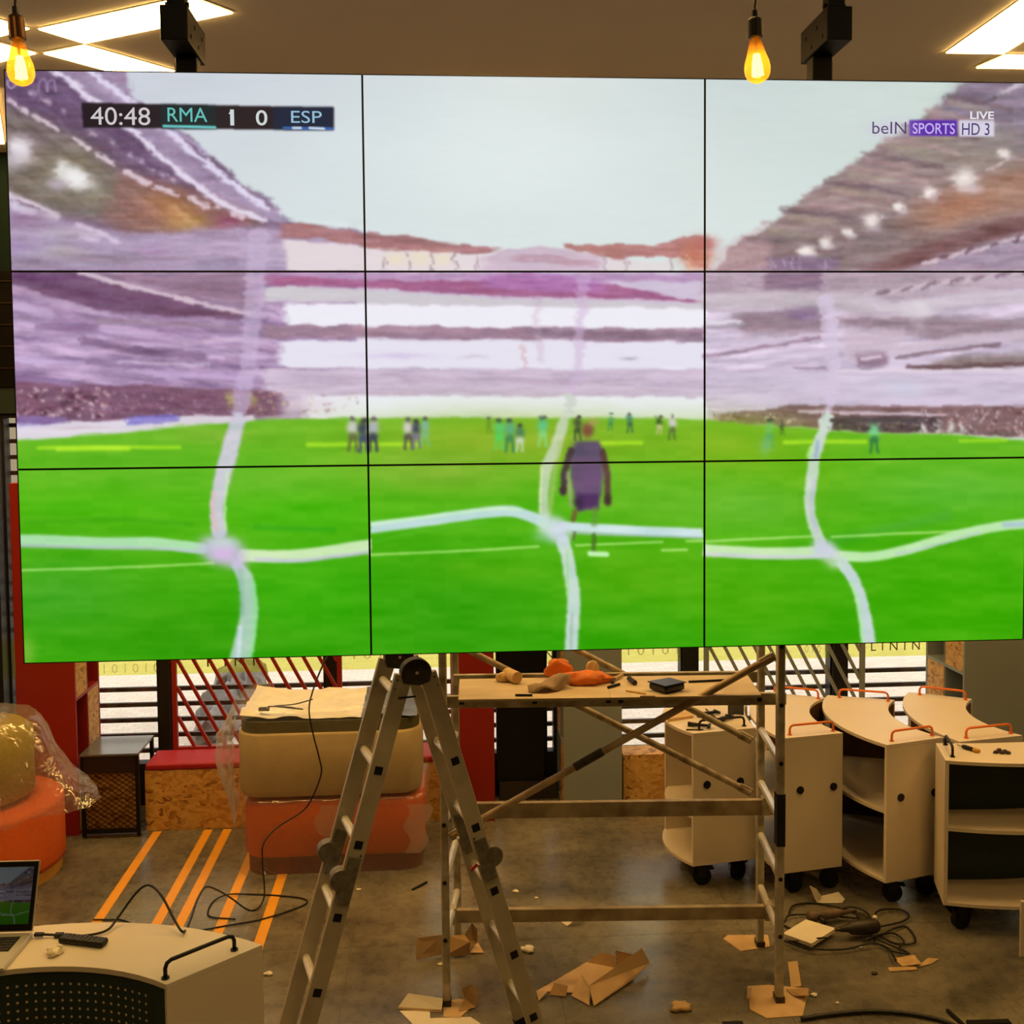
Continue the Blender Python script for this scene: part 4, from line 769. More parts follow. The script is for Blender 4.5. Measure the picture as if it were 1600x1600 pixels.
def clipseg(px, pz, qx, qz):
    t0, t1 = 0.0, 1.0; dx, dz = qx - px, qz - pz
    for p, q in ((-dx, px - xa), (dx, xb_ - px), (-dz, pz - za), (dz, zb_ - pz)):
        if p == 0:
            if q < 0: return None
        else:
            r = q / p
            if p < 0: t0 = max(t0, r)
            else: t1 = min(t1, r)
    return None if t0 >= t1 - 1e-6 else ((px + dx * t0, pz + dz * t0), (px + dx * t1, pz + dz * t1))
for k in range(-20, 36):
    for s in (1, -1):
        x = xa + k * cw; L = 1.2; g = clipseg(x, za if s > 0 else zb_, x + L * cw / ch, (za + L) if s > 0 else (zb_ - L))
        if g: b.bar((g[0][0], yt + 0.011, g[0][1]), (g[1][0], yt + 0.011, g[1][1]), 0.003, 0.005, (0, 1, 0))
b.build('wire_mesh', M_black, tb)
MB().box(x0 - 0.001, x1 + 0.001, yt + 0.02, yt + 0.05, 0.0, 0.012).build('foot_rail', mat('pale_foot', (150, 130, 100), 0.6), tb)

# ------------------------------------------------------------------ floor stripes
for k, (px, xw, name) in enumerate([(0, -1.811, 'leftmost orange stripe on the floor, starting beside the low table'), (0, -1.50, 'second orange floor stripe from the left'), (0, -1.382, 'middle orange floor stripe, close beside the second one'), (0, -1.168, 'fourth orange floor stripe, running under the wrapped orange pouf'), (0, -0.944, 'rightmost orange floor stripe, nearest the ladder')]):
    MB().box(xw, xw + 0.052, 4.1, 6.545, 0.0003, 0.0022).build('floor_stripe', M_tape, label=name, cat='stripe', group='orange stripes on the floor')

# ------------------------------------------------------------------ soft seats under plastic wrap
def rrect(cx, cy, sx, sy, r, n=6):
    P = []
    for qx, qy, a0 in ((1, 1, 0), (-1, 1, 90), (-1, -1, 180), (1, -1, 270)):
        for k in range(n + 1):
            a = math.radians(a0 + 90 * k / n); P.append((cx + qx * (sx / 2 - r) + r * math.cos(a), cy + qy * (sy / 2 - r) + r * math.sin(a)))
    return P
def soft(cx, cy, sx, sy, r, prof, rz=0.0):
    """rounded upholstered block: profile [(inset, z)]"""
    b = MB(); n = None; vs = []; fs = []; co, si = math.cos(rz), math.sin(rz)
    for ins, z in prof:
        P = rrect(0, 0, sx - 2 * ins, sy - 2 * ins, max(0.02, r - ins)); n = len(P); vs += [(cx + x * co - y * si, cy + x * si + y * co, z) for x, y in P]
    for i in range(len(prof) - 1):
        for k in range(n): k2 = (k + 1) % n; fs.append((i * n + k, i * n + k2, (i + 1) * n + k2, (i + 1) * n + k))
    fs.append(tuple(range(n - 1, -1, -1))); fs.append(tuple((len(prof) - 1) * n + k for k in range(n))); return b.add(vs, fs)
def wrap(cx, cy, sx, sy, r, prof, m, seed, amp=0.02, rz=0.0, bulge=None, parent=None, hole=None, cap=True):
    """crumpled film over a rounded block (no bottom)"""
    b = MB(); vs = []; fs = []; co, si = math.cos(rz), math.sin(rz); rg = random.Random(seed); ph = [rg.uniform(0, 6.28) for _ in range(12)]; n = 0
    for q, (ins, z) in enumerate(prof):
        P = rrect(0, 0, sx - 2 * ins, sy - 2 * ins, max(0.03, r - ins), 12); n = len(P)
        for k, (x, y) in enumerate(P):
            a = math.atan2(y, x)
            d = amp * (math.sin(9 * a + ph[0] + z * 14) + 0.7 * math.sin(17 * a + ph[1] - z * 22) + 0.5 * math.sin(31 * a + ph[2] + z * 40)) * 0.5
            L = math.hypot(x, y) or 1; e = d + (bulge(a, z) if bulge else 0)
            x2, y2 = x + x / L * e, y + y / L * e
            vs.append((cx + x2 * co - y2 * si, cy + x2 * si + y2 * co, z + 0.25 * d))
    for i in range(len(prof) - 1):
        for k in range(n):
            k2 = (k + 1) % n; c = Vector(vs[i * n + k])
            if hole and hole(c): continue
            fs.append((i * n + k, i * n + k2, (i + 1) * n + k2, (i + 1) * n + k))
    if cap: fs.append(tuple((len(prof) - 1) * n + k for k in range(n)))
    return b.add(vs, fs).build('plastic_wrap', m, parent, smooth=True)
# orange pouf
yf = at(500, 1366, z=0).y; xl = at(378, 1300, y=yf).x; xr = at(664, 1300, y=yf).x; SXo = xr - xl; SYo = 0.62; cxo = (xl + xr) / 2; cyo = yf + SYo / 2; z1 = at(520, 1250, y=yf).z
po = empty('wrapped_pouf', (cxo, cyo, 0), label='long orange pouf in clear plastic wrap, standing on the floor stripes', cat='pouf')
soft(cxo, cyo, SXo, SYo, 0.13, [(0.012, 0.10), (0.0, 0.12), (0.0, z1 - 0.04), (0.015, z1 - 0.012), (0.045, z1)]).build('seat', M_orfab, po, smooth=True)
soft(cxo, cyo, SXo - 0.03, SYo - 0.03, 0.12, [(0, 0.0), (0, 0.0985)]).build('plinth', mat('dark_orange_plinth', (110, 36, 16), 0.6), po)
wrap(cxo, cyo, SXo + 0.035, SYo + 0.04, 0.14, [(-0.03, 0.01), (-0.012, 0.06), (0.0, 0.14), (0.0, 0.22), (0.002, 0.3), (0.0, z1 - 0.03), (0.0, z1 + 0.0), (0.03, z1 + 0.012), (0.12, z1 + 0.012)], M_film, 5, 0.014, parent=po, hole=lambda c: c.x > cxo + 0.12 and c.y < cyo and c.z > 0.2 and c.x < cxo + 0.36)
for k, (x, z) in enumerate([(xr - 0.1, z1 - 0.03), (xl + 0.42, z1 - 0.02)]):
    G = [[(x + 0.02 * math.sin(i * 1.3 + k) + j * 0.045 * (1 - 0.04 * i), yf - 0.025 - 0.008 * math.sin(i * 2 + j * 3), z - i * 0.035) for j in range(4)] for i in range(9 if k == 0 else 6)]
    MB().sheet(G).build('film_tail', M_filmh, po, smooth=True)
# cream pouf upside down on top
z2 = z1 + 0.016; yc = yf - 0.01; zr = at(480, 1146, y=yc).z; zt2 = at(480, 1128, y=yc).z; xl = at(367, 1180, y=yc).x; xr = at(659, 1180, y=yc).x; SXc = xr - xl; SYc = 0.60; cx = (xl + xr) / 2; cy = yc + SYc / 2
pc = empty('wrapped_pouf', (cx, cy, z2), label='long cream pouf in plastic, upside down on the orange pouf', cat='pouf')
soft(cx, cy, SXc, SYc, 0.13, [(0.04, z2), (0.012, z2 + 0.012), (0.0, z2 + 0.045), (0.0, zr - 0.012), (0.008, zr)]).build('seat', M_cream, pc, smooth=True)
soft(cx, cy, SXc - 0.03, SYc - 0.03, 0.12, [(0, zr + 0.0005), (0, zt2)]).build('plinth_rim', M_olive, pc)
rg = random.Random(3); G = []
for i in range(26):
    row = []
    for j in range(18):
        u, v = i / 25, j / 17; x = cx + (u - 0.5) * (SXc - 0.05); y = cy + (v - 0.5) * (SYc - 0.03) + 0.01
        row.append((x, y, zt2 + 0.008 + 0.022 * max(0, math.sin(u * 17 + v * 9) * math.sin(v * 13 - u * 6)) + rg.uniform(0, 0.008) + (0.03 * (1 - u * 5) if u < 0.2 else 0) + 0.05 * max(0, v - 0.75)))
    G.append(row)
MB().sheet([r for r in G[:18]]).build('cover_sheet', mat('cream_cover_sheet', (236, 232, 214), 0.5, var=0.08, scale=14, bump=0.5, bscale=25), pc, smooth=True)
MB().sheet([r for r in G[17:]]).build('grey_sheet', mat('grey_cover_sheet', (84, 86, 88), 0.4, var=0.15, scale=14, bump=0.5, bscale=25), pc, smooth=True)
wrap(cx, cy, SXc + 0.02, SYc + 0.02, 0.14, [(-0.02, z2 + 0.02), (-0.012, z2 + 0.1), (-0.004, z2 + 0.22), (0.0, zr - 0.03), (0.0, zt2 + 0.03), (0.03, zt2 + 0.075), (0.14, zt2 + 0.07)], film('plastic_wrap_thin', tint=(0.95, 0.92, 0.86), gloss=0.06, haze=0.06, rough=0.2, bump=0.5, bscale=9), 9, 0.012, parent=pc, cap=False, hole=lambda c: c.z > zr - 0.04 and c.x > cx - 0.34,
     bulge=lambda a, z: 0.085 * math.exp(-((abs(a) - math.pi) / 0.5) ** 2) * (1 + 0.4 * math.sin(z * 20)))
# plastic hanging down on the left of the stack
G = []; p0 = at(372, 1110, y=5.84)
for i in range(22):
    row = []; t = i / 21; z = zt2 + 0.02 - t * (zt2 - 0.28)
    wdt = 0.05 + 0.13 * math.sin(math.pi * min(1, t * 1.1))
    for j in range(12):
        s = j / 11; row.append((xl - wdt * s - 0.006 + 0.012 * math.sin(i * 1.1 + j), yc + 0.02 + 0.34 * s * s + 0.02 * math.sin(i * 0.9 + j * 2.1), z + 0.02 * math.sin(j * 1.7 + i)))
    G.append(row)
MB().sheet(G).build('film_tail', M_filmh, pc, smooth=True)
# round orange pouf with a mustard one on it, loosely covered
cx, cy, ro = -2.63, 6.02, at(95, 1300, y=6.02).x + 2.63; zo = at(95, 1247, y=6.0).z
pr_ = empty('round_pouf', (cx, cy, 0), label='round orange pouf with pale wooden base at the left edge', cat='pouf')
MB().lathe([(ro, 0.075), (ro, 0.1), (ro, zo - 0.03), (ro - 0.012, zo - 0.008), (ro - 0.04, zo)], (cx, cy, 0), 48).build('seat', M_orfab, pr_, smooth=True)
MB().lathe([(ro - 0.02, 0.0), (ro - 0.02, 0.0745)], (cx, cy, 0), 48).build('wooden_base', mat('pale_wood_base', (214, 160, 70), 0.5, var=0.1), pr_)
ry = 0.30; zy = zo + 0.014; zt3 = at(40, 1133, y=6.0).z
py_ = empty('round_pouf', (cx, cy, zy), label='mustard pouf under a loose clear plastic sheet at the left edge', cat='pouf')
MB().lathe([(ry - 0.04, zy), (ry, zy + 0.03), (ry, zt3 - 0.04), (ry - 0.05, zt3)], (cx, cy, 0), 40).build('seat', M_yellow, py_, smooth=True)
vs = []; n = 96; prof = [(0.05, 0.05), (0.16, 0.055), (ry + 0.01, 0.04), (ry + 0.03, -0.02), (ry + 0.045, -0.12), (ry + 0.075, -0.22), (ry + 0.10, -0.3), (ry + 0.13, -0.36), (ry + 0.145, -0.405), (ry + 0.15, -0.46)]
rg = random.Random(8); b = MB()
for i, (r, dz) in enumerate(prof):
    for k in range(n):
        a = 2 * math.pi * k / n; w_ = math.exp(-(((a + math.pi) % (2 * math.pi) - math.pi + 0.12) / 0.42) ** 2); t = i / (len(prof) - 1)
        rr = r + t * (0.018 * math.sin(7 * a + i) + 0.014 * math.sin(19 * a + 2 * i) + 0.01 * math.sin(41 * a)) + w_ * (0.0 if i < 2 else 0.24 * t ** 1.1)
        z = zt3 + max(dz, -(zt3 - zo) + (0.02 if rr < ro else -0.4)) + w_ * t * 0.05 + 0.012 * t * math.sin(13 * a + i)
        if rr < ro: z = max(z, zo + 0.012)
        vs.append((cx + rr * math.cos(a), cy + rr * math.sin(a), z))
fs = [(i * n + k, i * n + (k + 1) % n, (i + 1) * n + (k + 1) % n, (i + 1) * n + k) for i in range(len(prof) - 1) for k in range(n)]; fs.append(tuple(range(n - 1, -1, -1)))
b.add(vs, fs); b.build('plastic_wrap', film('plastic_sheet_clear', tint=(0.95, 0.88, 0.76), gloss=0.14, haze=0.13, rough=0.13, bump=0.8, bscale=6), py_, smooth=True)

# ------------------------------------------------------------------ curved cabinets on castors
ZT, ZB = 0.87, 0.145
M_brown = mat('brown_board', (92, 60, 30), 0.6, var=0.1)
def arc(A, B, sag, n=14):
    """points from A to B bulging by sag to the left of A->B"""
    A, B = Vector(A), Vector(B); d = B - A; L = d.length; nrm = Vector((-d.y, d.x)) / L; s = abs(sag)
    if s < 1e-4: return [A + d * (i / n) for i in range(n + 1)]
    Rr = (L * L / 4 + s * s) / (2 * s); sg = 1 if sag > 0 else -1; c = (A + B) / 2 + nrm * sg * (s - Rr); h = math.asin(min(1, L / 2 / Rr)); out = []
    for i in range(n + 1):
        t = -h + 2 * h * i / n; out.append(c + nrm * sg * Rr * math.cos(t) + d / L * Rr * math.sin(t))
    return out
def offs(P, w):
    """polyline moved w to the right of its direction"""
    out = []
    for i, p in enumerate(P):
        d = (P[min(i + 1, len(P) - 1)] - P[max(i - 1, 0)]).normalized(); out.append(p + Vector((d.y, -d.x)) * w)
    return out
def handle(b0, b1, z, m, parent, h=0.052, r=0.0065):
    b0, b1 = Vector((*b0, z)), Vector((*b1, z)); u = Vector((0, 0, 1)); d = (b1 - b0).normalized(); k = 0.02
    hd = MB().tube([b0 + u * 0.003, b0 + u * (h - k), b0 + u * (h - k * 0.3) + d * k * 0.3, b0 + u * h + d * k, b1 + u * h - d * k, b1 + u * (h - k * 0.3) - d * k * 0.3, b1 + u * (h - k), b1 + u * 0.003], r, 10).build('handle', m, parent, smooth=True)
    for p in (b0, b1): MB().cyl(p + u * 0.0003, p + u * 0.0045, 0.0125, 16).build('flange', m, hd)
def castor(x, y, ang, parent, brake=True):
    c = empty_part = MB(); co, si = math.cos(ang), math.sin(ang); m = Matrix.Translation((x, y, 0)) @ Matrix.Rotation(ang, 4, 'Z')
    c.box(-0.035, 0.035, -0.03, 0.03, ZB - 0.006, ZB - 0.0005, m); c.box(-0.02, 0.03, -0.024, -0.017, 0.045, ZB - 0.006, m); c.box(-0.02, 0.03, 0.017, 0.024, 0.045, ZB - 0.006, m)
    if brake: c.box(0.02, 0.075, -0.018, 0.018, 0.085, 0.095, m)
    o = c.build('castor', M_blackp, parent, bevel=0.002)
    p = m @ Vector((0.01, -0.0145, 0.05)); q = m @ Vector((0.01, 0.0145, 0.05)); MB().cyl(p, q, 0.05, 20).build('wheel', M_rubber, o)
def curved_cabinet(A, B, C_, D, so, sb, label, hcol, lining=False, shelves=(0.5,), perf=True, backm=None, gro=(0.25, 0.85), handles=(1, 1), hl=(0.14, 0.86), name='curved_cabinet'):
    """A-D open side (bulging), B-C back; A-B and D-C the flat ends"""
    A, B, C_, D = Vector(A), Vector(B), Vector(C_), Vector(D); backm = backm or M_dgreen
    O = arc(A, D, so); K = arc(B, C_, sb); ctr = (A + B + C_ + D) / 4; t = 0.018
    r = empty(name, (ctr.x, ctr.y, 0), label=label, cat='cabinet', group='curved white cabinets on castors')
    MB().prism([tuple(p) for p in O] + [tuple(p) for p in K[::-1]], ZT - t, ZT).build('top_panel', M_white, r, bevel=0.0015)
    MB().prism([tuple(p) for p in O] + [tuple(p) for p in K[::-1]], ZB, ZB + t).build('bottom_panel', M_white, r, bevel=0.0015)
    for P, Q, inn in ((A, B, (D - A)), (D, C_, (A - D))):
        d = (Q - P).normalized(); n = Vector((-d.y, d.x)); n = n if n.dot(inn) > 0 else -n
        ep = MB().prism([tuple(P), tuple(Q), tuple(Q + n * t), tuple(P + n * t)], ZB + t + 0.0003, ZT - t - 0.0003).build('end_panel', M_white, r)
        if lining: MB().prism([tuple(P + n * t + d * 0.016), tuple(Q + n * t - d * 0.025), tuple(Q + n * (t + 0.0009) - d * 0.025), tuple(P + n * (t + 0.0009) + d * 0.016)], ZB + t + 0.0005, ZT - t - 0.0005).build('lining', M_brown, ep)
    d1 = (B - A).normalized(); d2 = (C_ - D).normalized()
    n1 = (D - A).normalized() * (t + 0.001); n2 = (A - D).normalized() * (t + 0.001)
    e1 = (C_ - B).normalized() * (t + 0.001)
    Bi = B + e1; Ci = C_ - e1
    sgn = 1 if sb > 0 else -1
    ins = 0.012
    K2 = arc(Bi - d1 * ins, Ci - d2 * ins, sb); th = 0.008
    K3 = [p - (d1 + d2).normalized() * th for p in K2]
    MB().prism([tuple(p) for p in K2] + [tuple(p) for p in K3[::-1]], ZB + t + 0.0005, ZT - t - 0.0005).build('back_panel', backm, r)
    O2 = arc(A + n1 + d1 * 0.012, D + n2 + d2 * 0.012, so); K4 = [p - (d1 + d2).normalized() * (th + 0.001) for p in K2]
    for f in shelves:
        z = ZB + (ZT - ZB) * f; MB().prism([tuple(p) for p in O2] + [tuple(p) for p in K4[::-1]], z - t / 2, z + t / 2).build('shelf', M_white, r)
    nout = (A - D).normalized()
    for f in gro:
        p = A + (B - A) * f; n = Vector(((B - A).y, -(B - A).x)).normalized(); n = n if n.dot(A - D) > 0 else -n
        MB().cyl((p.x, p.y, 0.585), (p.x + n.x * 0.004, p.y + n.y * 0.004, 0.585), 0.021, 20).build('cable_hole', M_blackp, r)
    for k, (P, Q, S) in enumerate(((A, B, D - A), (D, C_, A - D))):
        if handles[k]:
            n = S.normalized() * 0.045; handle(P + (Q - P) * hl[0] + n, P + (Q - P) * hl[1] + n, ZT, hcol, r)
    for P, Q, S in ((A, B, D - A), (D, C_, A - D)):
        for f in (0.2, 0.8):
            p = P + (Q - P) * f + S.normalized() * 0.09; castor(p.x, p.y, random.uniform(-0.6, 0.9), r)
    if perf:
        b = MB(); nn = (d1 + d2).normalized(); N = 60; KK = arc(Bi - d1 * ins, Ci - d2 * ins, sb, N); L = (C_ - B).length; st = 0.0265
        m = int(L / st)
        for i in range(3, m - 2):
            f = i / m * N; a = int(f); p = KK[a] + (KK[min(a + 1, N)] - KK[a]) * (f - a); tg = (KK[min(a + 1, N)] - KK[max(a - 1, 0)]).normalized(); nr = Vector((tg.y, -tg.x)); nr = nr if nr.dot(nn) > 0 else -nr
            for j in range(1, 24):
                z = ZT - 0.035 - j * st
                if z < ZB + 0.05: break
                q = Vector((p.x + nr.x * 0.0015, p.y + nr.y * 0.0015, z)); vs = []
                for k in range(6): an = k * math.pi / 3; vs.append(q + Vector((tg.x, tg.y, 0)) * 0.0048 * math.cos(an) + Vector((0, 0, 0.0048 * math.sin(an))))
                b.add(vs, [tuple(range(6))])
        b.build('perforations', mat('perforation', (206, 192, 168), 0.6), r, kind='stuff')  # pale disc colour stands for the bright inside showing through the holes
    return r
def S(px, py, z=ZT): p = at(px, py, z=z); return (p.x, p.y)
BH = M_black
curved_cabinet(S(1386, 1164), S(1474, 1152), S(1519 - 121, 1093.5), S(1293, 1086), 0.14, 0.13, 'curved white cabinet with orange handles, open dark shelves facing left, nearest the cable heap', M_orange, True, backm=M_brown, perf=False)
curved_cabinet(S(1222, 1154), S(1317, 1145), S(1290, 1090), S(1196, 1081), 0.13, 0.13, 'curved white cabinet with orange handles just right of the scaffold', M_orange, True, gro=(0.3, 0.85), backm=M_brown, perf=False)
curved_cabinet(S(1500, 1159), S(1598, 1149), S(1519, 1092), S(1420, 1081), 0.13, 0.13, 'rearmost curved white cabinet with orange handles by the grey unit', M_orange, True, backm=M_brown, perf=False)
curved_cabinet(S(1083, 1146), (1.68, 5.51), (1.77, 6.0), (1.27, 5.93), 0.07, 0.03, 'curved white cabinet with black handle and tools on top, behind the scaffold', BH, shelves=(0.36,), gro=(0.22, 0.75), backm=M_white, perf=False, handles=(1, 0))
A5 = S(1477, 1188)
c5 = curved_cabinet((A5[0] + 0.93, A5[1] - 0.04), (A5[0] + 0.86, A5[1] + 0.27), S(1462, 1161), A5, -0.07 * -1, 0.03, 'curved white cabinet with black handle and open front, cut by the right edge', BH, shelves=(0.52,), handles=(0, 1), gro=(), hl=(0.18, 0.88))
p = at(1465, 1240, y=A5[1] + 0.2)
DA = S(410, 1476); DB = S(260, 1538.5)
desk = curved_cabinet((DA[0], DA[1]), (DB[0], DB[1]), (-1.62, 3.20), (-1.56, 3.54), -0.11, -0.12, 'curved cabinet with green perforated side, carrying the laptop at lower left', BH, gro=(), handles=(1, 0), hl=(0.16, 0.87), shelves=(0.5,))

# ------------------------------------------------------------------ folding ladder
phi = 0.2775; ld = Vector((math.cos(phi), math.sin(phi), 0)); ln = Vector((-ld.y, ld.x, 0)); LW = 0.267
top = Vector((-0.1063, 3.9085, 1.6205))
lad = empty('folding_ladder', (top.x, top.y + 0.1, 0), label='aluminium folding ladder standing open in front of the scaffold', cat='ladder')
run = 0.476; LEG = math.hypot(run, top.z)
for sgn in (-1, 1):
    dv = (ld * (sgn * run) + Vector((0, 0, -top.z))) / LEG             # unit vector down this leg
    off = ld * (sgn * 0.045)
    for k in (0, 1):
        o = top + ln * (k * LW) + off
        nrm = ln
        for a, b_, w in ((0.005, 0.745, 0.0), (0.80, LEG - 0.03, 0.0)):
            wd = 0.066
            rl = MB().bar(o + dv * a + ln * (0.018 if a > 0.7 else 0), o + dv * b_ + ln * (0.018 if a > 0.7 else 0), wd, 0.024, ln).build('rail', M_alu, lad, bevel=0.003)
            if k == 0:                                                  # rivets near the joints
                for s in ((a + 0.015, a + 0.05) if a < 0.1 else (a + 0.02, a + 0.055)) + (b_ - 0.02, b_ - 0.055):
                    if s > LEG - 0.2: continue
                    for q in (-0.02, 0.02):
                        p = o + dv * s + ld * q - ln * (0.012 - (0.018 if a > 0.7 else 0)); MB().cyl(p - ln * 0.002, p + ln * 0.001, 0.004, 8).build('rivet', M_dark, rl)
        ft = o + dv * (LEG - 0.03) + ln * 0.018; MB().bar(ft, ft + dv * 0.03, 0.07, 0.03, ln).build('rubber_foot', M_rubber, lad)
        # middle joint
        c = o + dv * 0.775 + ln * 0.006 + ld * (sgn * 0.03); j = MB().cyl(c - ln * 0.024, c + ln * 0.024, 0.042, 24).build('joint', M_cast, lad, bevel=0.003)
        MB().cyl(c - ln * 0.028, c - ln * 0.0245, 0.016, 16).build('joint_pin', M_cast, j)
        MB().bar(o + dv * 0.69, o + dv * 0.87, 0.05, 0.034, ln).build('joint_plate', M_cast, lad, bevel=0.004)
    for s in [0.085 + 0.2806 * i for i in range(6)]:
        if s > LEG - 0.05: continue
        e = 0.018 if s > 0.72 else 0
        p = top + off + dv * s + ln * (0.0125 + e); q = p + ln * (LW - 0.025); MB().cyl(p, q, 0.0165, 14).build('rung', M_rung, lad, smooth=False)
        for kk, pp in ((-1, p - ln * 0.0255), (1, q + ln * 0.0255)):
            a2 = dv; MB().bar(pp - ln * 0.001, pp + ln * 0.002, 0.03, 0.03, dv).build('rung_plug', M_blackp, lad)
for k in (0, 1):
    c = top + ln * (k * LW) + Vector((0, 0, 0.004)); dome = [(0.058 * math.cos(math.radians(t)), 0.052 * math.sin(math.radians(t))) for t in range(-18, 199, 12)] + [(-0.05, -0.038), (-0.012, -0.046), (0.012, -0.05), (0.05, -0.038)]; nd = len(dome)
    j = MB().add([c + ld * a_ + Vector((0, 0, b2_)) + ln * s_ for s_ in (-0.022, 0.022) for a_, b2_ in dome], [tuple(range(nd)), tuple(range(2 * nd - 1, nd - 1, -1))] + [(i, nd + i, nd + (i + 1) % nd, (i + 1) % nd) for i in range(nd)]).build('joint_disc', M_dark, lad, bevel=0.003)
    MB().cyl(c - ln * 0.026, c - ln * 0.0225, 0.006, 12).build('joint_pin', M_rung, j)
    for sgn in (-1, 1):
        dv = (ld * (sgn * run) + Vector((0, 0, -top.z))) / LEG; MB().bar(c + dv * 0.04 + ld * sgn * 0.035, c + dv * 0.13 + ld * sgn * 0.04, 0.05, 0.03, ln).build('joint_plate', M_alu, lad)
c = top + ld * (-0.06) + Vector((0, 0, -0.085)) - ln * 0.02; MB().bar(c - ld * 0.01, c + ld * 0.055, 0.006, 0.006).build('lock_pin', M_black, lad)
MB().bar(top + ld * 0.21 + Vector((0, 0, -0.79)) - ln * 0.0, top + ld * 0.235 + Vector((0, 0, -0.77)), 0.012, 0.004, ln).build('warning_label', mat('red_label', (170, 30, 24), 0.5), lad)

# ------------------------------------------------------------------ scaffold tower
FL, FR = at(698, 1568, z=0.006), at(1217, 1562, z=0.006); BR = at(1187, 1476, z=0.006); BL = FL + (BR - FR) * 0.98
sc = empty('scaffold_tower', ((FL.x + BR.x) / 2, (FL.y + BR.y) / 2, 0), label='small paint-stained aluminium scaffold tower with plank platform', cat='scaffold')
ZS = 1.93; u = (FR - FL).normalized(); v = (BR - FR).normalized(); up = Vector((0, 0, 1))
def lift(p, z): return Vector((p.x, p.y, z))
for P in (FL, FR, BL, BR):
    po = MB().bar(lift(P, 0.008), lift(P, ZS), 0.046, 0.034, u).build('post', M_aluw, sc, bevel=0.008)
    MB().bar(lift(P, 0.0056), lift(P, 0.03), 0.052, 0.04, u).build('post_foot', M_dark, po)
rz = [0.30 + 0.255 * k for k in range(7)]
for P, Q in ((FL, BL), (FR, BR)):
    for z in rz:
        if abs(z - 1.32) < 0.05: continue
        MB().cyl(lift(P, z) + v * 0.024, lift(Q, z) - v * 0.024, 0.0165, 14).build('rung', M_rung, sc, smooth=False)
    for z in rz:
        for W, s in ((P, -1),):
            c = lift(W, z) - v * 0.0235; MB().cyl(c, c + v * 0.0015, 0.010, 12).build('rung_end', M_blackp, sc)
# tape wound round the right front post
MB().bar(lift(FR, 0.70), lift(FR, 0.93), 0.049, 0.037, u).build('black_tape', mat('black_tape', (26, 22, 20), 0.6, var=0.4, scale=30), sc)
# horizontal beams hooked over the rungs
M_beam = mat('stained_beam', (200, 186, 156), 0.55, metal=0.2, scale=9, rgb2=(136, 116, 88), detail=8, bump=0.1)
def beam(z0, z1, f, label=None):
    a = FL + (BL - FL) * f; b_ = FR + (BR - FR) * f; zc = (z0 + z1) / 2
    bm = MB().bar(lift(a, zc) - u * 0.045, lift(b_, zc) + u * 0.045, 0.03, z1 - z0).build('beam', M_beam, sc, bevel=0.003)
    for p, s in ((a, -1), (b_, 1)): MB().bar(lift(p, zc - 0.035) + u * s * 0.0, lift(p, z1 + 0.012), 0.05, 0.036, u).build('hook', M_aluw, bm, bevel=0.004)
beam(at(960, 1437, y=4.70).z, at(960, 1417, y=4.70).z, 0.55)
beam(at(960, 1275, y=4.78).z, at(960, 1251, y=4.78).z, 0.72)
# diagonal braces
def brace(p, q, m, r=0.0155):
    bt = MB().cyl(p, q, r, 14).build('brace', m, sc); d = (q - p).normalized()
    MB().bar(p - d * 0.01, p + d * 0.06, r * 1.2, r * 2.5).build('brace_clip', M_aluw, bt, bevel=0.004); MB().bar(q - d * 0.06, q + d * 0.01, r * 1.2, r * 2.5).build('brace_clip', M_aluw, bt, bevel=0.004)
    return bt
M_brace = mat('brown_stained_tube', (200, 176, 140), 0.5, metal=0.2, var=0.3, scale=12, rgb2=(156, 130, 98)); M_brst = mat('speckled_tube', (216, 202, 172), 0.5, metal=0.2, scale=16, rgb2=(128, 108, 82), detail=3)
yb_ = FR.y - 0.034
bb = brace(at(706, 1306, y=FL.y - 0.035), at(1207, 1026, y=yb_), M_brace)
a, b_ = at(898, 1199, y=4.42), at(942, 1174, y=4.41); MB().cyl(a, b_, 0.0185, 14).build('grip_wrap', M_dark, bb)
brace(at(700, 1000, y=BL.y + 0.01), at(1172, 1238, y=BR.y - 0.045), M_brst)
brace(at(842, 985, y=4.9), at(1172, 1156, y=BR.y - 0.045), M_brst)
# platform: rails with holes, two ply planks
zt = at(700, 1094, y=4.45).z; zb = at(700, 1113, y=4.45).z; f0 = -u * 0.02
for f, nm in ((0.075, 0), (0.86, 1)):
    a = FL + (BL - FL) * f; b_ = FR + (BR - FR) * f
    rl = MB().bar(lift(a, (zt + zb) / 2) + u * (0.0 if nm == 0 else 0.0), lift(b_, (zt + zb) / 2) + u * (0.03 if nm == 0 else -0.03), 0.026, zt - zb, up).build('platform_rail', M_aluw, sc, bevel=0.003)
    if nm == 0:
        for px in (722, 835, 948, 967, 1177):
            t = (at(px, 1103, y=a.y).x - a.x) / (b_.x - a.x); c = lift(a + (b_ - a) * t, (zt + zb) / 2) - v * 0.0135; MB().bar(c - v * 0.001, c + v * 0.001, 0.021, 0.021, up).build('hole_plug', M_blackp, rl)
M_plank = mat('worn_plywood', (222, 206, 178), 0.65, var=0.12, scale=5, bump=0.1, stretch=(0.6, 2, 1), rgb2=(200, 182, 150))
ps = [at(716, 1093, z=zt + 0.012), at(954, 1090, z=zt + 0.012), at(1190, 1086, z=zt + 0.012), at(1168, 1054, z=zt + 0.012), at(945, 1057, z=zt + 0.012), at(718, 1061, z=zt + 0.012)]
for q in ((0, 1, 4, 5), (1, 2, 3, 4)):
    P = [ps[i] for i in q]; c = sum(P, Vector()) / 4; MB().prism([((c + (p - c) * 0.9985).x, (c + (p - c) * 0.9985).y) for p in P], zt + 0.0005, zt + 0.012).build('plank', M_plank, sc, bevel=0.001)
PZ = zt + 0.0124
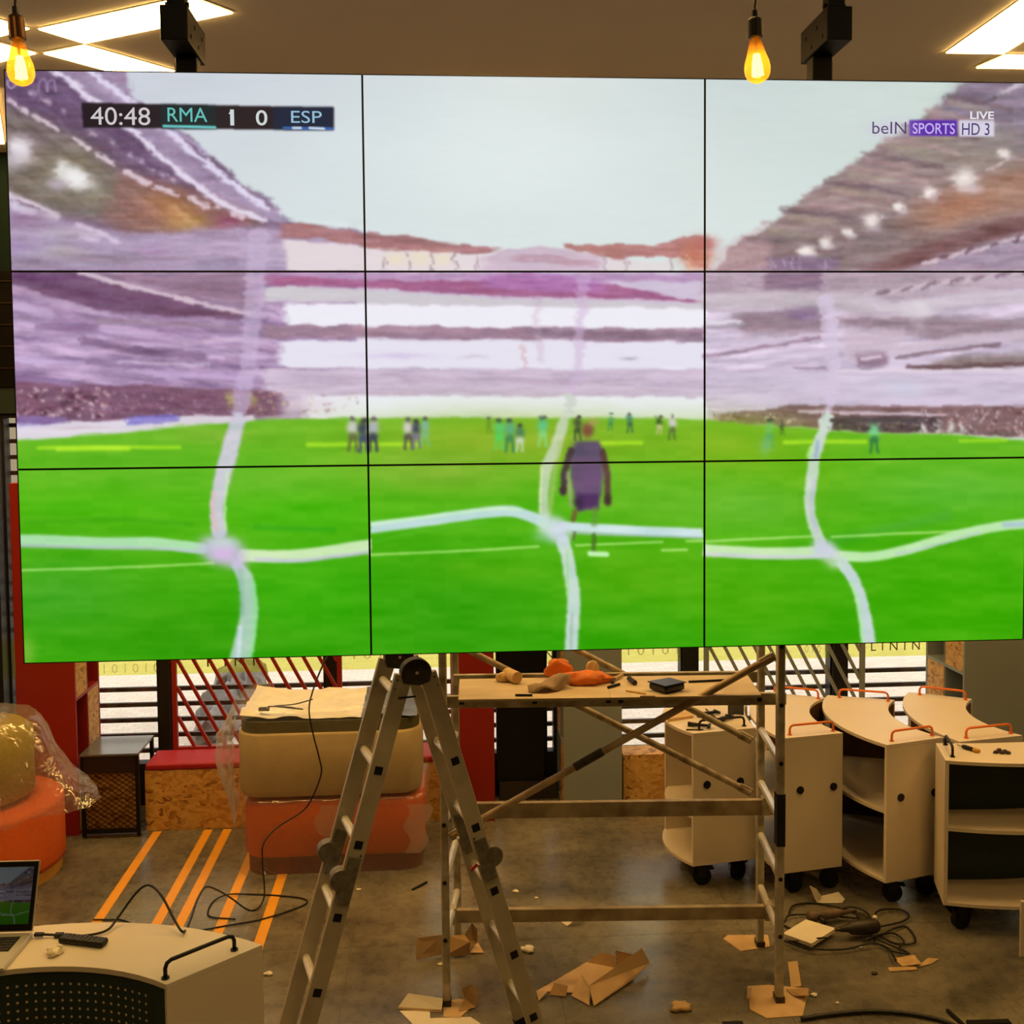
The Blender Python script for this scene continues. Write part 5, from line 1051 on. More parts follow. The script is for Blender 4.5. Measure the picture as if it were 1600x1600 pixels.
def on(px, py, dz=0.0): p = at(px, py, z=PZ + dz); return p
# things lying on the platform
def stick(name, a, b_, r, m, label, cat, z=PZ, n=8): p = at(*a, z=z + r); q = at(*b_, z=z + r); return MB().cyl(p, q, r, n).build(name, m, label=label, cat=cat)
p = on(800, 1066); r = empty('plaster_roll', p, label='short pale roll lying at the left on the platform', cat='roll')
MB().cyl(p + Vector((-0.02, 0.05, 0.028)), p + Vector((0.022, -0.035, 0.028)), 0.028, 20).build('roll', mat('pale_roll', (214, 180, 126), 0.7, var=0.2, scale=40), r, bevel=0.004); MB().cyl(p + Vector((0.0226, -0.036, 0.028)), p + Vector((0.0232, -0.0375, 0.028)), 0.018, 16).build('core', M_card, r)
lump('roll_scrap', (p.x - 0.04, p.y + 0.02, p.z + 0.016), (0.03, 0.025, 0.026), mat('pale_roll', (0, 0, 0)), 3, r)
p = on(900, 1070); ob = empty('orange_bag', p, label='crumpled orange bag lying on the middle of the platform', cat='bag'); M_bag = mat('orange_bag_cloth', (236, 126, 40), 0.5, var=0.12, scale=14, bump=0.5, bscale=18)
q = on(915, 1068); lump('bag', (q.x, q.y, q.z + 0.021), (0.105, 0.045, 0.036), M_bag, 12, ob, nz=0.4)
q = on(880, 1062); lump('bag_flap', (q.x - 0.02, q.y + 0.05, q.z + 0.034), (0.055, 0.03, 0.05), M_bag, 15, ob, nz=0.4)
q = on(935, 1058); lump('bag_knot', (q.x - 0.02, q.y + 0.03, q.z + 0.03), (0.03, 0.02, 0.04), mat('pale_cloth', (220, 190, 140), 0.7), 16, ob, nz=0.4)
# grey folded cloth cone
a = on(822, 1077); b2 = on(890, 1073); d = (b2 - a); L = d.length; d.normalize(); sd = Vector((-d.y, d.x, 0)); G = []
for i in range(12):
    t = i / 11; w_ = 0.055 * math.sin(math.pi * min(1, 0.12 + t * 0.8)); row = []
    for j in range(7): s = j / 6 - 0.5; row.append(a + d * (L * t) + sd * (w_ * 2 * s - 0.045 * (1 - t)) + Vector((0, 0, 0.014 + 0.055 * t * (1 - 4 * s * s) + 0.012 * math.sin(5 * s + i))))
    G.append(row)
MB().sheet(G).build('grey_cloth', mat('grey_canvas', (168, 144, 118), 0.75, var=0.15, scale=10), smooth=True, solid=0.003, label='folded grey cloth lying against the orange bag on the platform', cat='cloth')
pl = on(950, 1068); r = empty('pliers', pl, label='small pliers lying right of the orange bag on the platform', cat='pliers')
MB().cyl(on(957, 1069) + up * 0.008, on(960, 1064) + up * 0.008, 0.007, 8).build('jaw', M_dark, r); MB().cyl(on(960, 1064) + up * 0.0085, on(972, 1057) + up * 0.009, 0.008, 8).build('handle', mat('pale_grip', (200, 170, 110), 0.5), r); MB().cyl(on(950, 1076) + up * 0.006, on(968, 1071) + up * 0.006, 0.006, 8).build('handle', M_black, r)
pk = on(1041, 1083); r = empty('tool_pouch', pk, label='flat black tool pouch on the right part of the platform', cat='pouch'); 
vs = [on(1013, 1078), on(1040, 1086), on(1071, 1079), on(1046, 1072)]; MB().add([w_ + up * 0.004 for w_ in vs] + [w_ + up * 0.034 for w_ in vs], [(3, 2, 1, 0), (4, 5, 6, 7), (0, 1, 5, 4), (1, 2, 6, 5), (2, 3, 7, 6), (3, 0, 4, 7)]).build('body', mat('black_leather', (24, 26, 26), 0.4, bump=0.3), r, bevel=0.01, seg=3)
MB().add([w_ + up * 0.0345 + (Vector((pk.x, pk.y, 0)) - Vector((w_.x, w_.y, 0))) * -0.08 for w_ in vs] + [w_ + up * 0.039 for w_ in vs], [(3, 2, 1, 0), (4, 5, 6, 7), (0, 1, 5, 4), (1, 2, 6, 5), (2, 3, 7, 6), (3, 0, 4, 7)]).build('flap', mat('black_leather_flap', (34, 36, 36), 0.35), r)
stick('pencil', (978, 1079), (1009, 1084), 0.0035, mat('pencil_wood', (220, 180, 110), 0.6), 'thin wooden pencil lying left of the black pouch', 'pencil')
stick('wood_splinter', (1000, 1088), (1024, 1088), 0.004, M_ply, 'short wood offcut in front of the black pouch', 'offcut')
stick('metal_rod', (1076, 1065), (1146, 1062), 0.005, M_black, 'thin dark rod on the right end of the platform', 'rod')
stick('black_strip', (805, 1086), (832, 1086), 0.005, M_black, 'short black strip near the left front edge of the platform', 'strip')
stick('screwdriver_bit', (983, 1060), (992, 1067), 0.012, mat('dark_purple_grip', (40, 28, 34), 0.4), 'dark plug-like tool at the end of the speckled brace on the platform', 'tool')

# ------------------------------------------------------------------ Edison bulbs
M_amber = None
def amber():
    m = bpy.data.materials.new('amber_glass'); m.use_nodes = True; nt = m.node_tree; N = nt.nodes; L = nt.links; N.clear(); o = N.new('ShaderNodeOutputMaterial')
    t = N.new('ShaderNodeBsdfTransparent'); t.inputs['Color'].default_value = (1.0, 0.62, 0.16, 1); g = N.new('ShaderNodeBsdfGlossy'); g.inputs['Roughness'].default_value = 0.03
    tl = N.new('ShaderNodeBsdfTranslucent'); tl.inputs['Color'].default_value = (1.0, 0.42, 0.04, 1)
    a = N.new('ShaderNodeMixShader'); a.inputs[0].default_value = 0.3; L.new(t.outputs[0], a.inputs[1]); L.new(tl.outputs[0], a.inputs[2]); b = N.new('ShaderNodeMixShader'); b.inputs[0].default_value = 0.06; L.new(a.outputs[0], b.inputs[1]); L.new(g.outputs[0], b.inputs[2]); L.new(b.outputs[0], o.inputs[0]); return m
M_amber = amber(); M_fil = emit('filament_glow', (1.0, 0.66, 0.22), 26.0, True); M_brass = mat('dark_brass', (96, 66, 40), 0.35, metal=0.8)
def bulb(px, ptop, pbot, psock, label, tilt=0.0, dark=False):
    yy = 2.5; bt = at(px[1], pbot, y=yy); tp = at(px[0], ptop, y=yy); hgt = tp.z - bt.z; ax = (bt - tp).normalized()
    m = ax.to_track_quat('-Z', 'Y').to_matrix().to_4x4()
    r = empty('pendant_bulb', (tp.x, yy, bt.z), label=label, cat='light bulb', group='bare filament bulbs on cords')
    h = hgt; R_ = h * 0.295
    prof = [(0.012, 0), (0.013, -0.06 * h), (0.0165, -0.16 * h), (R_ * 0.72, -0.36 * h), (R_ * 0.92, -0.52 * h), (R_, -0.68 * h), (R_ * 0.95, -0.80 * h), (R_ * 0.78, -0.90 * h), (R_ * 0.5, -0.965 * h), (R_ * 0.2, -h), (0.001, -1.005 * h)]
    MB().lathe(prof, tp, 28, m).build('glass', M_amber, r, smooth=True)
    f = MB()
    for k in range(6):
        a = k * math.pi / 3; P = [m @ Vector((math.cos(a) * 0.0035, math.sin(a) * 0.0035, -0.36 * h)), m @ Vector((math.cos(a) * 0.0085, math.sin(a) * 0.0085, -0.62 * h)), m @ Vector((math.cos(a + .5) * 0.0105, math.sin(a + .5) * 0.0105, -0.84 * h))]
        f.tube([tp + p for p in P], 0.0042, 8)
    f.build('filament', M_fil, r, smooth=True)
    MB().lathe([(0.003, -0.36 * h), (0.0045, -0.1 * h), (0.007, -0.002)], tp, 12, m).build('stem', M_brass, r)
    s1 = at(psock[0], psock[1], y=yy); sh = (s1 - tp).length; m2 = ((s1 - tp).normalized()).to_track_quat('Z', 'Y').to_matrix().to_4x4()
    MB().lathe([(0.0135, 0.0), (0.0185, 0.002), (0.0178, sh * 0.82), (0.0165, sh * 0.9), (0.008, sh)], tp, 24, m2).build('socket', M_black if dark else M_brass, r, smooth=False, bevel=0.001)
    MB().lathe([(0.008, 0.0), (0.0065, 0.016), (0.003, 0.018)], s1, 14, m2).build('cord_grip', M_black, r)
    MB().tube(catmull([s1 + Vector((0, 0, 0.017)), s1 + Vector((0.003, 0, 0.12)), Vector((s1.x, yy, CEIL - 0.03))], 6), 0.0032, 8).build('cord', M_cable, r)
    MB().lathe([(0.05, -0.025), (0.05, -0.0005)], (s1.x, yy, CEIL), 24).build('ceiling_cap', M_black, r)
bulb((28, 35), 63, 134, (24, 22), 'glowing amber filament bulb at the upper left corner')
bulb((1180, 1185), 60, 130, (1179, 27), 'glowing amber filament bulb hanging before the top right screen panel', dark=True)

# ------------------------------------------------------------------ on the desk cabinet: laptop, remote, clip
hz = ZT + 0.001; hg = at(52, 1456, z=hz + 0.016); fr_ = at(25, 1493, z=hz + 0.016); dd = (hg - fr_); dd.z = 0; dep = 0.225; dn = Vector((0.03, 1, 0)).normalized(); wl = Vector((-dn.y, dn.x, 0))
rc = Vector((hg.x, hg.y, hz)); lp = empty('laptop', (rc.x - 0.16, rc.y - 0.1, hz), label='open silver laptop showing the match, at the lower left edge', cat='laptop'); M_lap = mat('laptop_silver', (208, 204, 196), 0.35, metal=0.6)
c = [rc, rc + wl * 0.325, rc + wl * 0.325 - dn * dep, rc - dn * dep]; MB().prism([(p.x, p.y) for p in c], hz, hz + 0.015).build('base', M_lap, lp, bevel=0.004, seg=3)
kb = MB(); kz = hz + 0.0155
k0 = rc + wl * 0.028 - dn * 0.028; MB().prism([((k0 + wl * a - dn * b2).x, (k0 + wl * a - dn * b2).y) for a, b2 in ((0, 0), (0.27, 0), (0.27, 0.095), (0, 0.095))], hz + 0.0148, kz).build('key_bed', M_blackp, lp)
for i in range(13):
    for j in range(5):
        o = k0 + wl * (0.004 + i * 0.0203) - dn * (0.004 + j * 0.0182); kb.prism([((o + wl * a - dn * b2).x, (o + wl * a - dn * b2).y) for a, b2 in ((0, 0), (0.017, 0), (0.017, 0.0145), (0, 0.0145))], kz + 0.0002, kz + 0.002)
kb.build('keys', mat('key_cap', (30, 28, 28), 0.5), lp)
MB().prism([((rc + wl * a - dn * b2).x, (rc + wl * a - dn * b2).y) for a, b2 in ((0.11, 0.135), (0.215, 0.135), (0.215, 0.21), (0.11, 0.21))], hz + 0.0151, hz + 0.0156).build('touchpad', mat('touchpad_silver', (190, 186, 178), 0.4, metal=0.4), lp)
su = (Vector((0, 0, 1)) * math.cos(0.36) + dn * math.sin(0.36)); sn = su.cross(wl).normalized(); o = rc + Vector((0, 0, 0.017)) + wl * 0.002
LH = 0.222
def lq(a0, a1, b0, b1, n0, n1):
    P = [o + wl * a + su * b2 for a, b2 in ((a0, b0), (a1, b0), (a1, b1), (a0, b1))]; return [p + sn * n0 for p in P] + [p + sn * n1 for p in P]
QF = [(3, 2, 1, 0), (4, 5, 6, 7), (0, 1, 5, 4), (1, 2, 6, 5), (2, 3, 7, 6), (3, 0, 4, 7)]
fside = -1 if sn.dot(-dn) < 0 else 1
MB().add(lq(0, 0.321, 0, LH, 0, -0.006 * fside), QF).build('lid', M_lap, lp, bevel=0.002)
MB().add(lq(0.004, 0.317, 0.004, LH - 0.004, 0.0004 * fside, 0.0012 * fside), QF).build('screen_glass', M_blackp, lp)
tl = o + wl * 0.304 + su * (LH - 0.02) + sn * 0.0016 * fside
picture('picture', tuple(tl), tuple(-wl * 0.287), tuple(-su * 0.178), 120, 75, lambda co, u, v: sample(8 + u * 1600, 112 + v * 900), picture_mat('laptop_picture', 0.075), lp)
a = at(96, 1470, z=hz); b2 = at(165, 1478, z=hz); d = (b2 - a).normalized(); rm = empty('remote_control', ((a.x + b2.x) / 2, (a.y + b2.y) / 2, hz), math.atan2(d.y, d.x), label='black remote control lying beside the laptop', cat='remote control'); L = (b2 - a).length
m = wm(rm); MB().box(-L / 2, L / 2, -0.021, 0.021, 0.0, 0.02, m).build('body', M_blackp, rm, bevel=0.008, seg=4)
for i in range(8):
    for j in range(3): c = m @ Vector((-L / 2 + 0.025 + i * 0.016, -0.011 + j * 0.011, 0.0201)); MB().cyl(c, c + Vector((0, 0, 0.0015)), 0.0035, 8).build('button', mat('grey_button', (90, 84, 80), 0.5), rm)
p = at(86, 1490, z=hz); er = empty('tape_lump', p, label='small pale lump of sticky tape near the remote', cat='tape'); lump('tape', (p.x, p.y, p.z + 0.0085), (0.025, 0.028, 0.015), mat('pale_tape', (246, 232, 206), 0.4, var=0.1, scale=60, bump=0.6, bscale=60), 61, er, nz=0.3); lump('tape_tip', (p.x + 0.01, p.y + 0.008, p.z + 0.018), (0.012, 0.008, 0.008), M_paper, 62, er, nz=0.3)

# ------------------------------------------------------------------ cables
def W(px, py, y=None, z=None): return at(px, py, y=y, z=z)
P = [W(540, 985, y=4.0), W(508, 1032, y=4.5), W(488, 1082, y=5.2), W(483, 1112, y=5.68), W(490, 1150, y=5.72), W(499, 1185, y=5.74), W(502, 1208, y=5.74), W(490, 1242, y=5.72), W(474, 1266, y=5.7), W(432, 1294, y=5.62), W(412, 1318, y=5.56), W(410, 1345, y=5.52), W(413, 1385, y=5.48), W(412, 1404, z=0.03), W(402, 1420, z=0.012), W(386, 1421, z=0.012), W(362, 1404, y=5.3), W(340, 1391, y=4.9), W(322, 1386, y=4.5), W(309, 1404, y=4.0), W(298, 1436, y=3.7), W(287, 1456, z=ZT + 0.008), W(274, 1440, y=3.5), W(252, 1399, y=3.56), W(232, 1383, y=3.6), W(212, 1396, y=3.6), W(184, 1434, y=3.56), W(166, 1454, z=ZT + 0.01), W(130, 1462, z=ZT + 0.006), W(95, 1461, z=ZT + 0.008), W(66, 1460, z=ZT + 0.011)]
cb = MB().tube(catmull(P, 7), 0.0042, 8).build('laptop_cable', M_cable, smooth=True, label='black cable dropping from the video wall and looping to the laptop', cat='cable')
MB().bar(W(86, 1461, z=ZT + 0.008), W(99, 1461, z=ZT + 0.008), 0.016, 0.012).build('ferrite', M_blackp, cb); MB().bar(W(54, 1460, z=ZT + 0.0115), W(68, 1460, z=ZT + 0.0105), 0.014, 0.009).build('plug', M_blackp, cb)
fz = 0.006
P = [W(306, 1455, z=fz), W(350, 1447, z=fz), W(410, 1436, z=fz), W(460, 1420, z=fz), W(480, 1410, z=fz), W(470, 1403, z=fz), W(430, 1399, z=fz), W(390, 1397, z=fz), W(355, 1398, z=fz + 0.009), W(334, 1408, z=fz), W(325, 1424, z=fz), W(331, 1433, z=fz), W(368, 1436, z=fz)]
MB().tube(catmull(P, 7), 0.0042, 8).build('floor_cable', M_cable, smooth=True, label='loose black cable looped flat across the orange floor stripes', cat='cable')
MB().tube(catmull([W(146, 1437, z=fz), W(170, 1437, z=fz), W(188, 1437, z=fz), W(206, 1443, z=fz)], 6), 0.0042, 8).build('cable_end', M_cable, smooth=True, label='short black cable end crossing the leftmost floor stripe', cat='cable')
r0 = at(440, 1118, y=5.9)
pz = r0.z
P = [(r0.x + dx, r0.y + dy, zt2 + 0.058 + dz) for dx, dy, dz in ((0.16, 0.12, 0.02), (0.06, 0.10, 0.0), (-0.05, 0.07, 0.0), (0.02, 0.0, 0.01), (0.12, -0.01, 0.0), (0.02, 0.05, 0.0), (-0.08, 0.03, 0.01))]
bc = empty('cable_bundle', (r0.x, r0.y + 0.04, zt2 + 0.036), label='black cable ends with a connector on top of the cream pouf', cat='cable'); MB().tube(catmull(P, 7), 0.0035, 8).build('cable', M_cable, bc, smooth=True)
MB().box(r0.x - 0.13, r0.x - 0.07, r0.y + 0.01, r0.y + 0.035, zt2 + 0.046, zt2 + 0.066).build('connector', M_blackp, bc, bevel=0.003)

# ------------------------------------------------------------------ litter on the floor
def flat(name, pts, th, m, label, cat, z=0.0004, bend=0.0, group=None):
    P = [at(x, y, z=z) for x, y in pts]; return MB().prism([(p.x, p.y) for p in P], z, z + th).build(name, m, label=label, cat=cat, group=group)
def panelq(pts, m, name, parent, th=0.004):
    """folded sheet piece: px points each with a height above the floor"""
    P = [at(x, y, z=z) for x, y, z in pts]; n = (P[1] - P[0]).cross(P[2] - P[0]).normalized() * th / 2; k = len(P)
    return MB().add([p + n for p in P] + [p - n for p in P], [tuple(range(k)), tuple(range(2 * k - 1, k - 1, -1))] + [(i, k + i, k + (i + 1) % k, (i + 1) % k) for i in range(k)]).build(name, m, parent)
# pads under the scaffold posts
flat('cardboard_pad', [(1130, 1468), (1137, 1462), (1200, 1462), (1203, 1480), (1158, 1487)], 0.004, M_card, 'cardboard pad under the back right scaffold post', 'cardboard')
r = flat('cardboard_pad', [(1168, 1542), (1200, 1540), (1264, 1546), (1254, 1588), (1198, 1592), (1172, 1578)], 0.004, M_card, 'torn cardboard pad under the front right scaffold post', 'cardboard')
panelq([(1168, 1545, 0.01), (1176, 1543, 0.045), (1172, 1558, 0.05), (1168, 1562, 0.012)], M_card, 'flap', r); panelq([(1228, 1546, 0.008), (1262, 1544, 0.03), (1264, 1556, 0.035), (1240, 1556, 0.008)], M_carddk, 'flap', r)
flat('tape_strip', [(1231, 1504), (1246, 1502), (1252, 1541), (1236, 1543)], 0.002, mat('beige_tape', (196, 166, 120), 0.5), 'strip of beige tape lying by the front right cardboard pad', 'tape')
r = flat('cardboard_pad', [(693, 1566), (718, 1562), (744, 1568), (718, 1592), (693, 1590)], 0.0045, M_card, 'folded brown cardboard pad under the front left scaffold post', 'cardboard', z=0.0004)
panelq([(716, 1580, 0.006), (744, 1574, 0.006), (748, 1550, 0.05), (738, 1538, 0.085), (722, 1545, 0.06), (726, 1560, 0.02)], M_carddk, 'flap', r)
r = empty('flat_carton', at(640, 1580, z=0), label='white folded carton lying left of the front left scaffold post', cat='carton')
panelq([(622, 1574, 0.004), (638, 1552, 0.05), (692, 1560, 0.05), (690, 1578, 0.012)], M_paper, 'panel', r); panelq([(622, 1577, 0.003), (690, 1582, 0.003), (690, 1578, 0.009), (622, 1574, 0.009)], M_carddk, 'edge', r)
flat('white_board', [(624, 1580), (672, 1580), (672, 1592), (735, 1590), (760, 1606), (650, 1606)], 0.003, M_paper, 'white cardboard sheet at the bottom edge below the left post', 'cardboard')
r = empty('cardboard_scrap', at(700, 1490, z=0), label='brown cardboard scrap standing behind the left scaffold post', cat='cardboard')
panelq([(650, 1500, 0.006), (650, 1465, 0.10), (692, 1460, 0.10), (690, 1492, 0.006)], M_card, 'panel', r); panelq([(688, 1497, 0.006), (700, 1462, 0.09), (726, 1460, 0.09), (734, 1472, 0.07), (735, 1492, 0.006)], M_carddk, 'panel', r); panelq([(725, 1462, 0.07), (738, 1442, 0.12), (746, 1452, 0.10), (746, 1474, 0.02), (735, 1480, 0.02)], M_card, 'flap', r); panelq([(735, 1489, 0.006), (746, 1472, 0.006), (756, 1489, 0.006)], M_card, 'flap', r)
r = empty('open_carton', at(920, 1530, z=0), label='opened brown carton tray lying in the middle of the floor', cat='carton')
panelq([(838, 1549, 0.004), (872, 1530, 0.004), (918, 1503, 0.004), (962, 1513, 0.004), (925, 1547, 0.004), (906, 1552, 0.004)], M_card, 'bottom', r)
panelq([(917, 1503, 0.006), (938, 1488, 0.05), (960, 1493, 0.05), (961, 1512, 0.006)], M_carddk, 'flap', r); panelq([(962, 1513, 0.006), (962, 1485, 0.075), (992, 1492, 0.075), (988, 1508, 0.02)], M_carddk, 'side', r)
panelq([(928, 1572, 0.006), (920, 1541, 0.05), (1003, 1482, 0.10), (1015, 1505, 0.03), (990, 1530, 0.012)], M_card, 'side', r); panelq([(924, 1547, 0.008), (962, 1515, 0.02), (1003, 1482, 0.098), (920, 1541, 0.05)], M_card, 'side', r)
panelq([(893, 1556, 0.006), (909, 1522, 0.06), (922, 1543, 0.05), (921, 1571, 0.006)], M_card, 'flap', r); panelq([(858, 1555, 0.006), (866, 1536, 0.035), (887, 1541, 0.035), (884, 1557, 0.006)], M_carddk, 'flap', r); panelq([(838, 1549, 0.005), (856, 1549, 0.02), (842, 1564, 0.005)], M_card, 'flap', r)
r = empty('paper_scrap', at(893, 1441, z=0), label='white folded paper scrap just below the bottom scaffold beam', cat='paper'); panelq([(870, 1436, 0.004), (886, 1447, 0.003), (900, 1436, 0.035), (886, 1434, 0.02)], M_paper, 'half', r, 0.002); panelq([(886, 1447, 0.003), (900, 1436, 0.035), (918, 1441, 0.003)], M_paper, 'half', r, 0.002)
r = empty('folded_carton', at(1292, 1402, z=0), label='open white folded paper carton in front of the cabinet castors', cat='carton'); panelq([(1265, 1384, 0.07), (1276, 1390, 0.075), (1284, 1402, 0.02), (1277, 1411, 0.004)], M_paper, 'half', r, 0.003); panelq([(1277, 1411, 0.004), (1284, 1400, 0.02), (1310, 1394, 0.03), (1320, 1405, 0.006), (1316, 1411, 0.004)], M_paper, 'half', r, 0.003)
r = flat('white_tile_box', [(1223, 1464), (1259, 1442), (1306, 1456), (1268, 1480)], 0.018, M_paper, 'flat white box lying on the cable heap', 'box', z=0.022)
for q in [(1240, 1471), (1284, 1466)]: p = at(*q, z=0.041); MB().box(p.x - 0.025, p.x + 0.025, p.y - 0.004, p.y + 0.004, 0.0402, 0.044).build('clip', M_black, r)
ch = [(1224, 1470), (1268, 1482), (1320, 1483), (1360, 1474), (1385, 1480), (1400, 1500)]
loops = [[(1232, 1430), (1240, 1415), (1270, 1411), (1310, 1418), (1340, 1428), (1370, 1440)], [(1226, 1440), (1235, 1430), (1280, 1430), (1330, 1434), (1365, 1437)], [(1365, 1432), (1375, 1422), (1405, 1421), (1420, 1430), (1410, 1440), (1375, 1448)], [(1310, 1422), (1330, 1417), (1352, 1424), (1360, 1436)], [(1372, 1462), (1400, 1450), (1418, 1449), (1430, 1472), (1400, 1474), (1372, 1460)], [(1360, 1462), (1380, 1472), (1405, 1482), (1420, 1490), (1395, 1486), (1365, 1470)], [(1350, 1470), (1370, 1462), (1395, 1458), (1412, 1470), (1405, 1480)], ch, [(1225, 1446), (1240, 1452), (1260, 1449), (1275, 1440)]]
ht = empty('cable_heap', at(1320, 1455, z=0), label='tangled heap of black cables on the floor by the cabinets', cat='cables')
for k, lp_ in enumerate(loops): MB().tube(catmull([at(x, y, z=0.006 + 0.004 * (k % 4) + 0.008 * (i % 2)) for i, (x, y) in enumerate(lp_)], 7), 0.0048, 7).build('cable', M_cable, ht, smooth=True)
def tool(name, a, b_, r, m1, m2, label, z=0.02):
    p, q = at(*a, z=z + r), at(*b_, z=z + r); d = (q - p).normalized(); e = empty(name, (p.x, p.y, z), label=label, cat='tool'); L = (q - p).length
    MB().tube([p, p + d * L * 0.08, p + d * L * 0.5, p + d * L * 0.7, p + d * L * 0.8, q], [r * 0.7, r, r, r * 0.85, r * 0.5, r * 0.35], 14).build('body', m1, e, smooth=True)
    sd = Vector((-d.y, d.x, 0)); MB().tube([p + d * L * 0.25, p + d * L * 0.2 - sd * r * 3.0], [r * 0.55, r * 0.5], 10).build('grip', m2, e, smooth=True)
    MB().cyl(q, q + d * L * 0.12, r * 0.25, 10).build('chuck', M_dark, e)
tool('power_drill', (1262, 1432), (1330, 1424), 0.026, mat('dusty_brown_tool', (104, 84, 66), 0.6, var=0.4, scale=30), M_black, 'dusty corded drill at the back of the cable heap')
tool('angle_grinder', (1372, 1446), (1312, 1452), 0.036, mat('dark_tool_body', (44, 36, 30), 0.5, var=0.4, scale=30), M_dark, 'dark bulky power tool in the middle of the cable heap', 0.018)
p = at(1367, 1436, z=0.06); MB().lathe([(0.008, 0), (0.012, 0.008), (0.0115, 0.02), (0.006, 0.026)], (p.x, p.y, 0.052), 14).build('plug', M_paper, ht, smooth=True)
r = empty('paper_wrapper', at(1430, 1505, z=0), label='crumpled beige paper wrapper lying right of the cable heap', cat='paper'); M_wr = mat('beige_wrapper', (196, 164, 112), 0.6, var=0.15, scale=30)
panelq([(1396, 1498, 0.004), (1428, 1492, 0.012), (1440, 1506, 0.02), (1410, 1510, 0.004)], M_wr, 'sheet', r, 0.002); panelq([(1387, 1512, 0.003), (1430, 1510, 0.004), (1434, 1515, 0.004), (1390, 1518, 0.003)], M_wr, 'sheet', r, 0.002); panelq([(1430, 1512, 0.004), (1450, 1497, 0.015), (1468, 1498, 0.004), (1455, 1506, 0.003)], M_wr, 'sheet', r, 0.002)
MB().tube(catmull([at(x, y, z=0.012) for x, y in ((1252, 1592), (1300, 1585), (1360, 1580), (1420, 1584), (1470, 1594), (1500, 1606))], 7), 0.0095, 8).build('thick_cable', M_cable, smooth=True, label='thick black cable along the bottom edge at right', cat='cable')
p, q = at(1480, 1578, z=0.01), at(1506, 1602, z=0.01); MB().bar(p, q, 0.012, 0.012).build('metal_angle', M_black, label='short black metal rod at the bottom right corner', cat='rod')
p, q = at(1512, 1599, z=0.008), at(1578, 1597, z=0.008); MB().bar(p, q, 0.03, 0.012).build('metal_bar', M_black, label='flat black bar at the bottom right edge of the picture', cat='bar')
flat('cardboard_slip', [(1128, 1597), (1160, 1596), (1162, 1602), (1130, 1603)], 0.003, M_black, 'small dark slip at the bottom edge, left of the thick cable', 'slip')
p = at(1594, 1496, z=0.0); b = MB(); m = Matrix.Translation((p.x, p.y, 0)) @ Matrix.Rotation(-0.2, 4, 'Z'); b.box(0, 0.5, 0, 0.018, 0.001, 0.27, m); b.build('loose_panel', M_white, bevel=0.002, label='white panel standing on the floor at the right picture edge', cat='panel')
for k, (x, y, w_, m, lb, ct) in enumerate([(1063, 1577, 0.045, M_wr, 'crumpled clear wrapper lying below the open carton', 'wrapper'), (825, 1486, 0.035, M_paper, 'crumpled translucent scrap beside the right ladder leg', 'scrap'), (838, 1404, 0.012, M_paper, 'tiny white crumb on the floor joint behind the bottom beam', 'crumb'), (688, 1508, 0.014, M_paper, 'small white block beside the front left post', 'block'), (1366, 1522, 0.014, M_dark, 'small dark bottle cap below the cable heap', 'cap'), (1272, 1556, 0.016, M_paper, 'small pale crumb right of the front right pad', 'crumb'), (1308, 1568, 0.010, M_paper, 'tiny white chip right of the front right pad', 'chip'), (560, 1391, 0.014, M_paper, 'small white crumb in front of the orange pouf', 'crumb'), (1344, 1481, 0.010, M_paper, 'tiny white chip in front of the cable heap', 'chip'), (420, 1523, 0.02, M_paper, 'pale paper shred on the floor right of the desk cabinet', 'shred'), (806, 1394, 0.018, M_paper, 'pale plaster crumb behind the bottom scaffold beam', 'crumb')]):
    p = at(x, y, z=0); lump('floor_scrap', (p.x, p.y, w_ * 0.24 + 0.001), (w_, w_ * 0.8, w_ * 0.42), m, 70 + k, nz=0.45, n=12, label=lb, cat=ct)
stick('black_stick', (644, 1390), (667, 1378), 0.006, M_black, 'short black stick on the floor behind the ladder, right of the orange pouf', 'stick', z=0.0005)

# ------------------------------------------------------------------ on the cabinets
def CZ(px, py, dz=0): return at(px, py, z=ZT + 0.0008 + dz)
P = [CZ(1043, 1128), CZ(1083, 1122), CZ(1083, 1113), CZ(1047, 1117)]; MB().prism([(p.x, p.y) for p in P], ZT + 0.0008, ZT + 0.016).build('wood_offcut', M_card, label='brown wood offcut on the left corner of the tool cabinet', cat='offcut')
def wrench(a, b_, r, label, nm='clamp'):
    p, q = CZ(*a, r * 1.35), CZ(*b_, r * 1.35); d = (q - p).normalized(); sd = Vector((-d.y, d.x, 0)); e = empty(nm, (p.x, p.y, ZT), label=label, cat='tool'); MB().tube([p, p + (q - p) * 0.4, q], [r * 1.3, r, r * 0.7], 10).build('grip', M_blackp, e, smooth=True); MB().bar(q - sd * 0.025, q + sd * 0.025, 0.014, 0.014).build('head', M_dark, e)
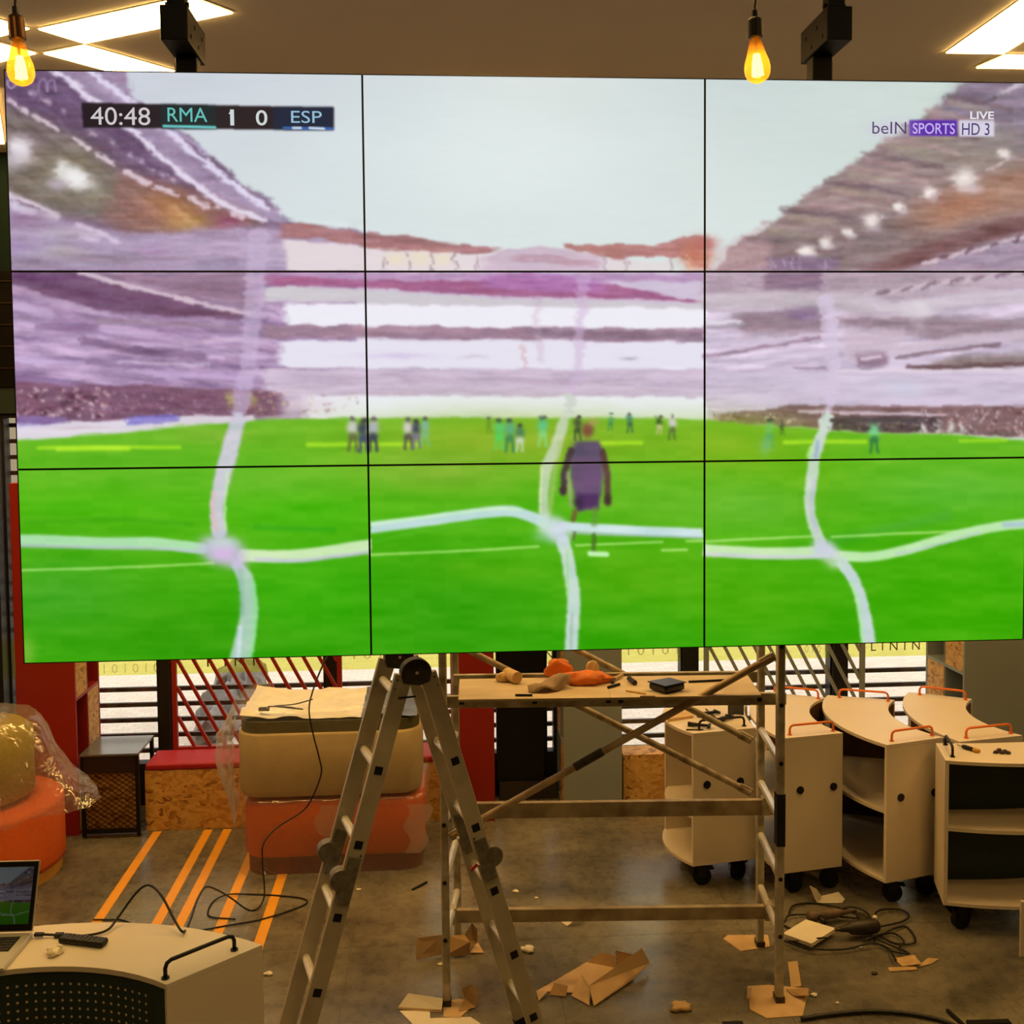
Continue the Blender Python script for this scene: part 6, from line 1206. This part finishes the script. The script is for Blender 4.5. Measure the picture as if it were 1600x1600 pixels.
wrench((1075, 1131), (1108, 1134), 0.010, 'black handled tool at the front of the tool cabinet top'); wrench((1090, 1117), (1120, 1112), 0.011, 'dark tool lying behind the wood offcut on the cabinet', 'spanner'); wrench((1128, 1124), (1140, 1119), 0.012, 'small dark tool at the middle of the tool cabinet top', 'bit_holder')
stick('steel_rod', (1072, 1140), (1099, 1140), 0.004, M_dark, 'thin metal rod by the black cabinet handle', 'rod', z=ZT + 0.0008); stick('drill_bit', (1103, 1108), (1122, 1125), 0.004, M_dark, 'thin dark rod slanting across the tool cabinet top', 'rod', z=ZT + 0.0008)
p = CZ(1150, 1118); e = empty('dust_pan', (p.x, p.y, ZT), label='dark grey curved scoop at the back of the tool cabinet', cat='scoop'); G = [[(p.x - 0.045 + 0.09 * j / 6, p.y + 0.02 * math.sin(math.pi * j / 6), ZT + 0.002 + 0.12 * i / 5 + 0.02 * math.cos(math.pi * (j / 6 - 0.5)) * (i == 0) * 0) for j in range(7)] for i in range(6)]; MB().sheet(G).build('blade', mat('scoop_grey', (58, 62, 66), 0.4), e, smooth=True, solid=0.004)
a, b_ = CZ(1504, 1166, 0.011), CZ(1521, 1171, 0.011); e = empty('cutter_knife', (a.x, a.y, ZT), label='yellow handled knife on the right cabinet top', cat='knife'); MB().tube([a, a + (b_ - a) * 0.3, b_], [0.009, 0.011, 0.0095], 10).build('blade_holder', M_black, e, smooth=True); MB().tube([b_ + (b_ - a) * 0.02, b_ + (b_ - a) * 0.55], [0.0115, 0.009], 10).build('grip', mat('yellow_grip', (200, 150, 20), 0.4), e, smooth=True); MB().tube([a, a - (b_ - a) * 0.5], [0.005, 0.003], 6).build('blade', M_alu, e)
for k, (x, y) in enumerate([(1556, 1177), (1561, 1174), (1566, 1178), (1570, 1176), (1575, 1178)]):
    p = CZ(x, y); lump('screw_pile', (p.x, p.y, p.z + 0.006), (0.014, 0.010, 0.010), mat('dark_screw', (60, 40, 30), 0.5), 90 + k, nz=0.4, n=10, label='dark screw in the small heap on the right cabinet top', cat='screw', group='dark screws on the right cabinet')
